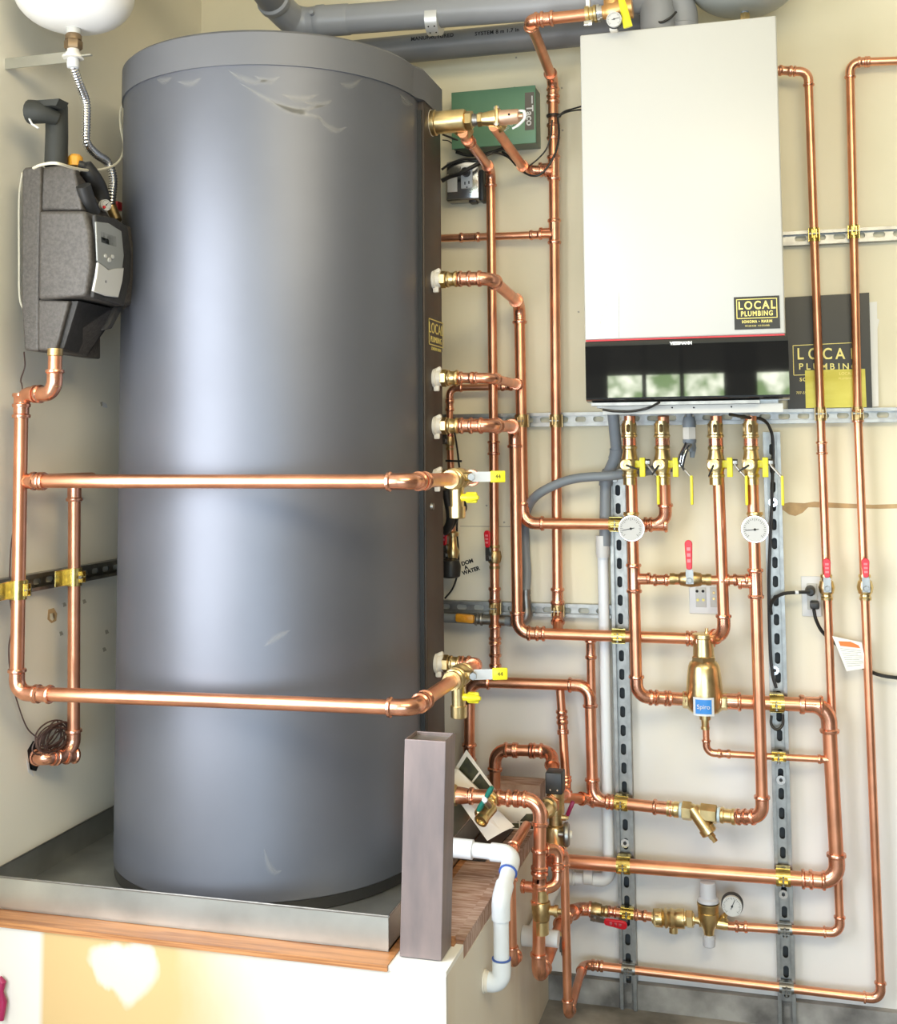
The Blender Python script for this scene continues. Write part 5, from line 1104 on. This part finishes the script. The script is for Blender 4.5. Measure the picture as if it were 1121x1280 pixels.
# ================================================================ sockets
so = thing('duplex_socket', 'white duplex wall socket with two black plugs at the right', 'outlet', P(1014, 745, -.004))
s0_, s1_ = P(1001, 720, -.005), P(1027, 771, -.005)
MB().bx(s0_.x, s1_.x, -.006, -.0005, s1_.z, s0_.z, .002).build('cover_plate', 'plastic_w', so, ang=50)
MB().bx(P(1008, 730, -.006).x, P(1021, 730, -.006).x, -.010, -.006, P(1014, 762, -.006).z, P(1014, 729, -.006).z, .002).build('socket_insert', 'white', so, ang=50)
MB().lathe(P(1013, 740, -.052), Y_, [(0, .007), (.012, .012), (.04, .0125)], 14).build('black_plug', 'black', so)
MB().box(P(1018, 756, -.03), (.022, .04, .018), None, .004).build('black_plug', 'black', so)
MB().lathe(P(998, 740.5, -.06), (-1, 0, 0), [(0, .005), (.008, .005)], 10).build('white_band', 'plastic_w', so)
s2 = thing('data_plate', 'white data and socket plate behind the bypass valve', 'outlet', P(881, 750, -.004))
s0_, s1_ = P(861, 731, -.005), P(906, 768, -.005)
MB().bx(s0_.x, s1_.x, -.006, -.0005, s1_.z, s0_.z, .002).build('cover_plate', 'plastic_w', s2, ang=50)
for x in (876, 894): MB().bx(P(x-6.5, 745, -.006).x, P(x+6.5, 745, -.006).x, -.008, -.006, P(x, 759, -.006).z, P(x, 734, -.006).z, .001).build('insert', 'white', s2, ang=50)
for x, y, m_ in ((871, 739, 'ink'), (878.5, 739, 'ink'), (892, 741, 'bronze'), (892, 748.5, 'bronze'), (872, 750, 'gold'), (879, 750, 'gold')): MB().lathe(P(x, y, -.0082), N_, [(0, .0038), (.0014, .0032)], 12).build('jack', m_, s2)
tg = thing('warning_tag', 'white warning tag with an orange patch hanging on the black cord', 'tag', P(1062, 817, -.045))
tp = [P(1040, 795, -.055), P(1077, 803, -.05), P(1083, 835, -.045), P(1058, 839, -.05)]
tgo = MB().prism(tp, (0, -.0008, 0)).build('card', 'paper', tg, smooth=False); tgo['_o'] = tg['_o']
mb = MB()
for k in range(9):
    u = .34+.065*k; pa_ = tp[0].lerp(tp[3], u).lerp(tp[1].lerp(tp[2], u), .12); pb_ = tp[0].lerp(tp[3], u).lerp(tp[1].lerp(tp[2], u), .9-.15*(k % 3 == 2)); mb.sweep([pa_+N_*.0012, pb_+N_*.0012], .0006, 5)
mb.build('print_lines', 'greyink', tgo)
def tq(u, v): return tp[0].lerp(tp[3], v).lerp(tp[1].lerp(tp[2], v), u)+N_*.0010
MB().prism([tq(.16, .12), tq(.6, .06), tq(.86, .14), tq(.9, .24), tq(.16, .26)], (0, -.0004, 0)).build('orange_patch', mat('orange_print', (.75, .22, .05), 0, .5), tgo, smooth=False)

# ================================================================ folder on the upper rail
zf = zu+.0175
fb = thing('document_folder', 'black presentation folder standing on the rail right of the boiler', 'folder', V((P(1035, 440, -.03).x, -.02, zf)))
F0, F1 = P(980, 371, -.012), P(1087, 367, -.012)
wv = lambda x, y, Y=-.030: P(x, y, Y)
fo = [P(981, 372, -.010), P(1086, 366, -.010), P(1090, 509, -.020), P(985, 512, -.020)]
fo[2].z = zf+.0005; fo[3].z = zf+.0005; zt_ = (fo[0].z+fo[1].z)/2
fld = MB().prism(fo, (0, -.004, 0)).build('cover', 'folder', fb, smooth=False); fld['_o'] = fb['_o']
def onf(x, y, e=.0046): 
    t = (y-369)/(511-369); return P(x, y, -.010-.010*t-e)
MB().prism([P(1085, 378, -.004), P(1096, 377, -.004), P(1097, 440, -.008), P(1098, 508, -.014), P(1084, 509, -.014)], (0, .0035, 0)).build('loose_sheets', 'paper', fb, smooth=False)
MB().prism([P(1088, 392, -.002), P(1099, 400, -.002), P(1092, 430, -.004), P(1088, 430, -.004)], (0, .001, 0)).build('loose_sheets', 'paper', fb, smooth=False)
mb = MB()
for a_, b_ in (((991, 432), (1074, 428)), ((991, 432), (992, 469)), ((1074, 428), (1076, 466)), ((992, 469), (1076, 466))):
    mb.sweep([onf(*a_), onf(*b_)], .0011, 4)
mb.build('border', 'gold', fld)
for ch, x in zip('LOCAL', (1000, 1017, 1034, 1050, 1067)): text(ch, .040, onf(x, 443, .0048), X_, V((0, -.05, 1)), 'gold', fld, ext=.0003, sx=.85, bold=.0006)
for ch, x in zip('PLUMBING', (1001, 1010, 1020, 1030, 1040, 1048.5, 1057, 1068)): text(ch, .022, onf(x, 458.5, .0048), X_, V((0, -.05, 1)), 'gold', fld, ext=.0003, bold=.0003)
text('SONOMA  MARIN', .012, onf(1030, 474, .0048), X_, Z_, 'gold', fld, ext=.0003, bold=.0003, space=1.3)
text('707-555-0183', .009, onf(1008, 491, .0048), X_, Z_, 'gold', fld, ext=.0003)
gs = MB().prism([onf(1006, 463, .0056), onf(1081, 461, .0056), onf(1083, 509, .0056), onf(1007, 510, .0056)], (0, -.0012, 0)).build('gold_card', 'goldsheet', fb, smooth=False); gs['_o'] = fb['_o']
text('LOCAL', .010, onf(1057, 467, .0070), X_, Z_, 'gold', gs, ext=.0002); text('PLUMBING', .007, onf(1057, 473, .0070), X_, Z_, 'gold', gs, ext=.0002)

# ================================================================ folded brochure on the platform
br = thing('folded_brochure', 'folded cream brochure with dark photos lying under the spigot', 'brochure', P(615, 1020, -.3))
def quad(pts, m, name, par, th=.0008, nrm=N_): 
    o = MB().prism(pts, nrm*th).build(name, m, par, smooth=False); o['_o'] = br['_o']; return o
YQ = -.40
fl = [P(583, 937, -.34), P(622, 991, -.36), P(610, 1001, -.36), P(567, 963, -.34)]
a1 = quad(fl, 'cream', 'upper_flap', br)
def bl(q, u, v): return q[0].lerp(q[1], u).lerp(q[3].lerp(q[2], u), v)+N_*.0012
for u0, u1 in ((.08, .46), (.5, .92)):
    quad([bl(fl, u0, .16), bl(fl, u1, .16), bl(fl, u1, .80), bl(fl, u0, .80)], 'photo', 'dark_photo', a1, .0004)
lp = [P(564, 960, -.36), P(608, 1000, -.38), P(643, 1034, -.40), P(609, 1051, -.42)]
lp2 = MB().prism([P(562, 962, -.36), P(572, 961, -.36), P(643, 1033, -.40), P(628, 1040, -.41), P(609, 1051, -.42), P(562, 985, -.40)], (0, -.0008, 0)).build('lower_flap', 'cream', br, smooth=False)
pgs = [P(604, 1007, -.335), P(670, 1003, -.31), P(668, 1038, -.34), P(612, 1034, -.36)]
a2 = quad(pgs, 'cream', 'photo_sheet', br)
for (u0, v0, u1, v1) in ((.04, .55, .36, .92), (.40, .40, .66, .72), (.69, .40, .97, .68), (.45, .76, .66, .95), (.69, .74, .97, .95)):
    quad([bl(pgs, u0, v0), bl(pgs, u1, v0), bl(pgs, u1, v1), bl(pgs, u0, v1)], 'photo', 'dark_photo', a2, .0004)
# pan shadow put in as a dark strip right of the pan
ln = MB().prism([V((.893, -.42, PZT+.0025)), V((.95, -.42, PZT+.0025)), V((.97, -.10, PZT+.0025)), V((.893, -.10, PZT+.0025))], (0, 0, .002)).build('pan_shade_strip', 'black', smooth=False)
tag(ln, 'thin black strip painted as shade between drain pan and bare plywood', 'shade')

for o in list(bpy.data.objects):
    if '_o' in o: del o['_o']
